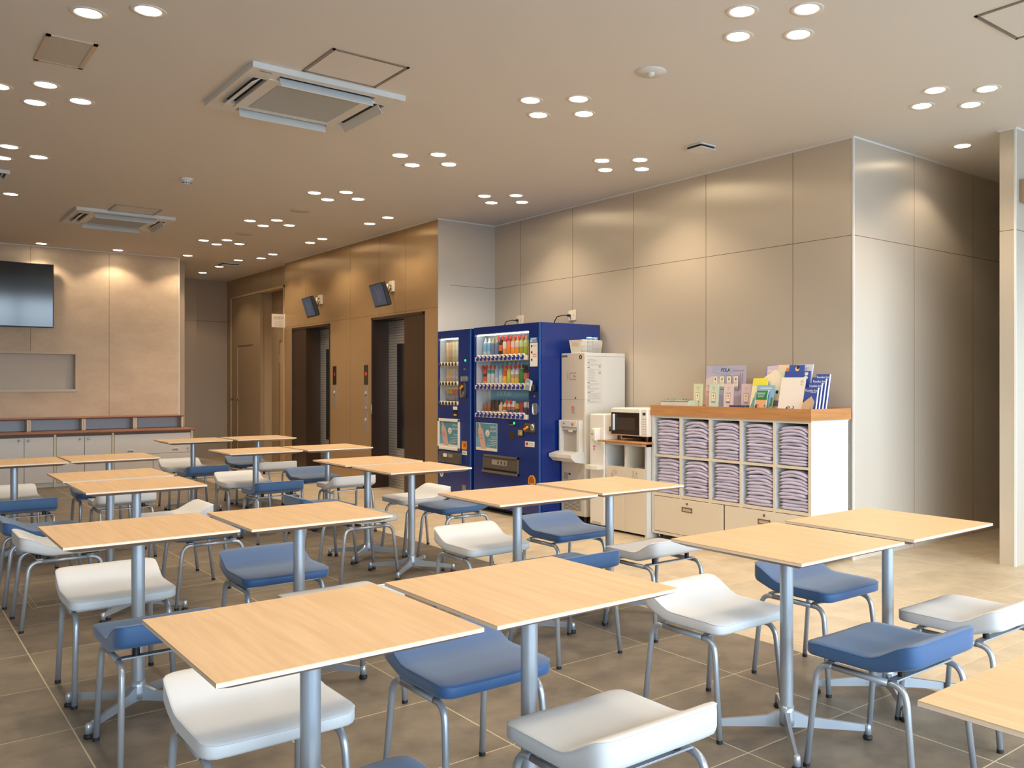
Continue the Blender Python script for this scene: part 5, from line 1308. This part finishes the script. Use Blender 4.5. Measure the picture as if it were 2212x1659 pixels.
for k, (dy, hh, w_, lab) in enumerate(((0, .222, .118, 'frontmost'), (.024, .256, .118, 'second'), (.044, .290, .122, 'third'), (.064, .322, .124, 'rearmost and tallest'))):
    card('brochure', 'dark blue hotel brochure, %s of the stepped four at the right end' % lab, 'brochure', 5.205 + k * .024, 3.934 - .006 - k * .011, w_ - .006, hh, .016, 12, M_vw, [('r', 0, 1, 0, 1, bb), ('t', 'Toyoko Inn', .5, 1 - .030 / hh, .0235, M_txl), ('r', .45, .92, 1 - .040 / hh, 1 - .036 / hh, M_txl), ('r', .1, .8, .42, .46, cm('blue_print', (120, 140, 200)))], 'stepped hotel brochures')
card('brochure', 'dark blue framed brochure standing behind the stepped brochures', 'brochure', 5.335, 3.955, .190, .300, .004, 10, bb, [('r', .02, .98, .97, .985, M_txl), ('r', .955, .975, .0, .97, M_txl), ('r', .02, .035, .0, .97, M_txl)], None)
cb = thing('cardboard_holder', 'small open kraft cardboard holder before the stepped brochures', 'box', (5.18, 3.94, ZF))
b = MB(); kr = cm('kraft', (206, 172, 136)); kr2 = cm('kraft_dark', (176, 140, 104))
b.prism([(5.165, 3.975, ZF), (5.165, 3.90, ZF), (5.19, 3.885, ZF + .155), (5.18, 3.955, ZF + .105)], (.003, 0, 0), kr).prism([(5.165, 3.90, ZF), (5.24, 3.90, ZF), (5.24, 3.885, ZF + .10), (5.19, 3.885, ZF + .155)], (0, .003, 0), kr2); b.build('holder_body', cb)

# ------------------------------------------------------------------ low cabinets and counter along the plaster wall
M_door = mat('cabinet_door_grey', (214, 206, 198), .45); M_post = mat('cabinet_post', (214, 198, 170), .45); M_kick = mat('cabinet_kick', (196, 192, 186), .5)
M_gap = mat('cabinet_gap', (110, 98, 88), .7)
CYF, CYB, ZC = 13.04, 13.83, .664
def cab_base(t, x0, x1):
    MB().box(x0, x1, CYF + .02, CYB, .0, ZC, M_door).box(x0, x1, CYF + .012, CYF + .03, 0, .055, M_kick).box(x0, x1, CYF + .012, CYF + .02, ZC - .03, ZC, M_gap).build('carcass', t)
def knob(x, z, p): MB().lathe((x, CYF, z), [(0, -.022), (.010, -.021), (.014, -.014), (.007, -.006), (.007, 0)], M_chrome, 12, 'Y').build('knob', p)
for k, (x0, x1, lab) in enumerate(((.55, 1.154, 'cream double-door low cabinet past the left picture edge'), (1.154 - .0, 1.806, 'cream double-door low cabinet at the left picture edge'), (1.806, 2.458, 'cream double-door low cabinet left of the drawer cabinet'))):
    t = thing('low_cabinet', lab, 'cabinet', ((x0 + x1) / 2, 13.4, 0), 'low cabinets')
    cab_base(t, x0 + .002, x1 - .002)
    xm = (x0 + x1) / 2 - (.0 if k == 2 else .003)
    MB().box(x0 - .013 + .002, x0 + .013, CYF - .004, CYF + .019, 0, ZC, M_post).build('post', t)
    for a_, c_, kx in ((x0 + .018, xm - .003, xm - .052), (xm + .003, x1 - .018, xm + .048)):
        d = MB().box(a_, c_, CYF, CYF + .018, .057, ZC - .032, M_door, .001).build('door', t); knob(kx, .60, d)
t = thing('drawer_cabinet', 'wide cream cabinet with a big drawer at the right end of the low row', 'cabinet', (2.95, 13.4, 0), 'low cabinets')
cab_base(t, 2.46, 3.443)
MB().box(2.447, 2.473, CYF - .004, CYF + .019, 0, ZC, M_post).box(3.417, 3.443, CYF - .004, CYF + .019, 0, ZC, M_post).build('post', t)
d = MB().box(2.478, 3.412, CYF, CYF + .018, .368, ZC - .032, M_door, .001).build('drawer', t)
for x in (2.665, 3.217): MB().box(x - .045, x + .045, CYF - .006, CYF - .001, .392, .430, M_vw, .002).box(x - .036, x + .036, CYF - .0065, CYF - .005, .398, .42, M_tag).build('pull', d)
knob(3.378, .42, d)
for a_, c_, kx in ((2.478, 2.938, 2.90), (2.944, 3.412, 2.986)):
    d = MB().box(a_, c_, CYF, CYF + .018, .057, .362, M_door, .001).build('door', t); knob(kx, .295, d)
t = thing('worktop', 'long brown wood worktop over the low cabinets', 'worktop', (2, 13.4, ZC))
b = MB(); i = b.mi(M_oakd); x0, x1, y0, z0, z1 = .5, 3.475, 13.0, ZC, .690
pf = [(0, z1), (0, z1 - .010), (.022, z0), (.80, z0), (.80, z1)]
a_ = [b.bm.verts.new((x0, y0 + p, z)) for p, z in pf]; c_ = [b.bm.verts.new((x1 - (.02 if z == z0 else 0), y0 + p, z)) for p, z in pf]
for k in range(5): f = b.bm.faces.new((a_[k], a_[(k + 1) % 5], c_[(k + 1) % 5], c_[k])); f.material_index = i
for q in (a_, c_): f = b.bm.faces.new(q); f.material_index = i
b.build('slab', t)
t = thing('raised_shelf', 'raised brown wood shelf on short posts at the back of the counter', 'shelf', (2, 13.6, .690))
b = MB(); i = b.mi(M_oakd); pf = [(0, .862), (0, .852), (.018, .842), (.39, .842), (.39, .862)]; y0 = 13.44; x1 = 3.437
a_ = [b.bm.verts.new((x0, y0 + p, z)) for p, z in pf]; c_ = [b.bm.verts.new((x1 - (.016 if z == .842 else 0), y0 + p, z)) for p, z in pf]
for k in range(5): f = b.bm.faces.new((a_[k], a_[(k + 1) % 5], c_[(k + 1) % 5], c_[k])); f.material_index = i
for q in (a_, c_): f = b.bm.faces.new(q); f.material_index = i
b.build('top_board', t)
MB().box(.55, 3.40, 13.66, 13.672, .692, .842, mat('shelf_back_grey', (176, 180, 186), .5)).build('back_panel', t)
for x in (.961, 1.576, 2.191, 2.806, 3.42):
    b = MB()
    if x > 3.4: b.box(x - .021, x - .001, 13.455, 13.66, .692, .842, M_door).box(x - .022, x, 13.45, 13.456, .692, .842, M_post)
    else: b.box(x - .023, x - .002, 13.455, 13.66, .692, .842, M_door).box(x + .002, x + .023, 13.455, 13.66, .692, .842, M_door).box(x - .023, x - .002, 13.45, 13.456, .692, .842, M_post).box(x + .002, x + .023, 13.45, 13.456, .692, .842, M_post)
    b.build('divider', t)

# ------------------------------------------------------------------ television
tv = thing('television', 'large wall-mounted black flat television at the left picture edge', 'television', (1.15, 13.7, 2.48))
TA = math.radians(1.69)
R = Matrix.Translation((1.135, 13.715, 2.90)) @ Matrix.Rotation(TA, 4, 'X')
MB().box(-.752, .752, 0, .045, -.846, 0, M_black, .004, R).build('housing', tv)
MB().box(-.742, .742, -.0012, .0, -.832, -.010, mat('screen_glass', (6, 7, 9), .09, 0, .7), 0, R).build('screen', tv)
MB().box(.9, 1.35, 13.775, 13.8495, 2.3, 2.7, M_black).build('wall_bracket', tv)

# ------------------------------------------------------------------ small monitors over the lifts
M_scr = mat('monitor_screen', (52, 66, 88), .35, emis=(60, 78, 104), es=.35)
M_scl = mat('monitor_text', (110, 124, 142), .4, emis=(110, 124, 142), es=.25)
def monitor(yc, py, lab):
    t = thing('wall_monitor', lab, 'monitor', (4.6, yc, 2.35), 'small monitors over the lifts')
    R = Matrix.Translation((4.555, yc, 2.345)) @ Matrix.Rotation(math.radians(-6), 4, 'Z') @ Matrix.Rotation(math.radians(-17), 4, 'Y')
    MB().box(0, .045, -.222, .222, -.138, .138, M_black, .006, R).box(.045, .075, -.16, .16, -.13, .09, M_black, .01, R).build('housing', t)
    b = MB().box(-.0015, 0, -.208, .208, -.118, .124, M_scr, 0, R)
    for k, (y0, y1, z0, z1) in enumerate(((.02, .03, -.09, .09), (-.02, -.012, -.07, .06), (-.06, -.055, -.08, .08), (-.10, -.09, -.02, .06))): b.box(-.003, -.0014, y0, y1, z0, z1, M_scl, 0, R)
    b.build('screen', t)
    MB().box(XE - .03, XE, py - .055, py + .055, 2.42, 2.55, M_cream, .004).build('mounting_plate', t)
    MB().tube([(XE - .03, py, 2.50), (XE - .12, (py * .5 + yc * .5), 2.49), (4.66, yc, 2.44)], .012, M_cream, 8).tube([(XE - .03, py, 2.46), (XE - .09, (py * .6 + yc * .4), 2.41), (4.68, yc, 2.36)], .007, M_black, 8).build('arm', t)
monitor(9.575, 9.775, 'small tilted monitor on the wall above the nearer lift')
monitor(11.70, 11.965, 'small tilted monitor on the wall above the farther lift')

# ------------------------------------------------------------------ lift call panels
M_disp = mat('call_display', (16, 12, 12), .2); M_led = mat('red_led', (255, 60, 20), .4, emis=(255, 50, 14), es=1.4); M_plate = mat('call_plate', (176, 166, 156), .35, .6)
def call(yc, txt, lab):
    t = thing('lift_call_panel', lab, 'call panel', (XE, yc, 1.2), 'lift call panels')
    MB().box(XE - .006, XE, yc - .055, yc + .055, 1.296, 1.548, M_disp, .001).text(txt, .058, (XE - .0068, yc - .004, 1.418), (0, -1, 0), (0, 0, 1), M_led).build('display', t)
    p_ = MB().box(XE - .006, XE, yc - .055, yc + .055, .985, 1.295, M_plate, .001).build('plate', t)
    MB().cyl((XE - .012, yc, 1.195), .020, .006, mat('call_button', (226, 206, 170), .3), 16, 'X').build('button', p_)
    MB().box(XE - .007, XE - .006, yc - .018, yc + .018, 1.155, 1.168, M_txt).cyl((XE - .008, yc, 1.03), .006, .002, M_txt, 8, 'X').build('engraved_mark', p_)
    return t
call(11.505, '3', 'lift call panel right of the farther lift, red numeral above one button')
t = call(10.52, '24', 'lift call panel left of the nearer lift, red number and second lower plate')
MB().box(XE - .007, XE - .006, 10.505, 10.535, .992, 1.03, mat('wheelchair_sticker', (200, 206, 216), .5)).build('sticker', t)
p_ = MB().box(XE - .006, XE, 10.468, 10.572, .69, .965, M_plate, .001).build('lower_plate', t)
MB().cyl((XE - .012, 10.52, .855), .020, .006, mat('call_button', (226, 206, 170), .3), 16, 'X').build('button', p_)
t = thing('key_switch', 'small steel key switch on the frame of the nearer lift', 'switch', (XE, 10.355, .99))
MB().box(XE - .012, XE - .006, 10.335, 10.372, .93, 1.05, M_steel, .002).cyl((XE - .016, 10.354, 1.0), .010, .005, M_chrome, 12, 'X').build('switch_plate', t)

# ------------------------------------------------------------------ projecting sign by the washroom
t = thing('projecting_sign', 'white acrylic sign with line drawings projecting beside the washroom door', 'sign', (4.75, 13.38, 2.26))
M_sg = mat('sign_paper', (226, 214, 196), .4); M_sgl = mat('sign_line', (170, 156, 140), .5)
b = MB().box(4.644, 4.838, 13.372, 13.384, 2.162, 2.364, M_sg, .001); Y = 13.3712
for k in range(9): b.box(4.668 + k * .017, 4.679 + k * .017, Y, 13.372, 2.318 - .008 * (k % 3), 2.330 - .006 * (k % 2), M_sgl).box(4.664 + k * .018, 4.674 + k * .018, Y, 13.372, 2.298 - .006 * (k % 2), 2.307, M_sgl)
b.box(4.685, 4.80, Y, 13.372, 2.282, 2.285, M_sgl)
for q in ((4.695, 4.712, 2.208, 2.25), (4.75, 4.79, 2.204, 2.256)): b.box(q[0], q[1], Y, 13.372, q[2], q[2] + .003, M_sgl).box(q[0], q[1], Y, 13.372, q[3] - .003, q[3], M_sgl).box(q[0], q[0] + .003, Y, 13.372, q[2], q[3], M_sgl).box(q[1] - .003, q[1], Y, 13.372, q[2], q[3], M_sgl)
b.box(4.69, 4.72, Y, 13.372, 2.186, 2.189, M_sgl).box(4.745, 4.80, Y, 13.372, 2.186, 2.189, M_sgl)
b.build('sign_sheet', t)
MB().box(4.832, XE, 13.365, 13.38 + .008, 2.15, 2.37, M_vw, .001).build('wall_bracket', t)
# brown casing on the wall at the right edge
tag(MB().box(6.343, 6.9, 2.862, 2.921, 2.62, 2.785, mat('brown_casing', (166, 142, 116), .5), .002).build('wall_casing'), 'brown rectangular casing on the wall at the right picture edge', 'wall casing')

tag(tproto, tproto['label'], 'table', 'square dining tables')
for o in list(COL.objects):
    if o.parent is not None and o.type == 'EMPTY': pass
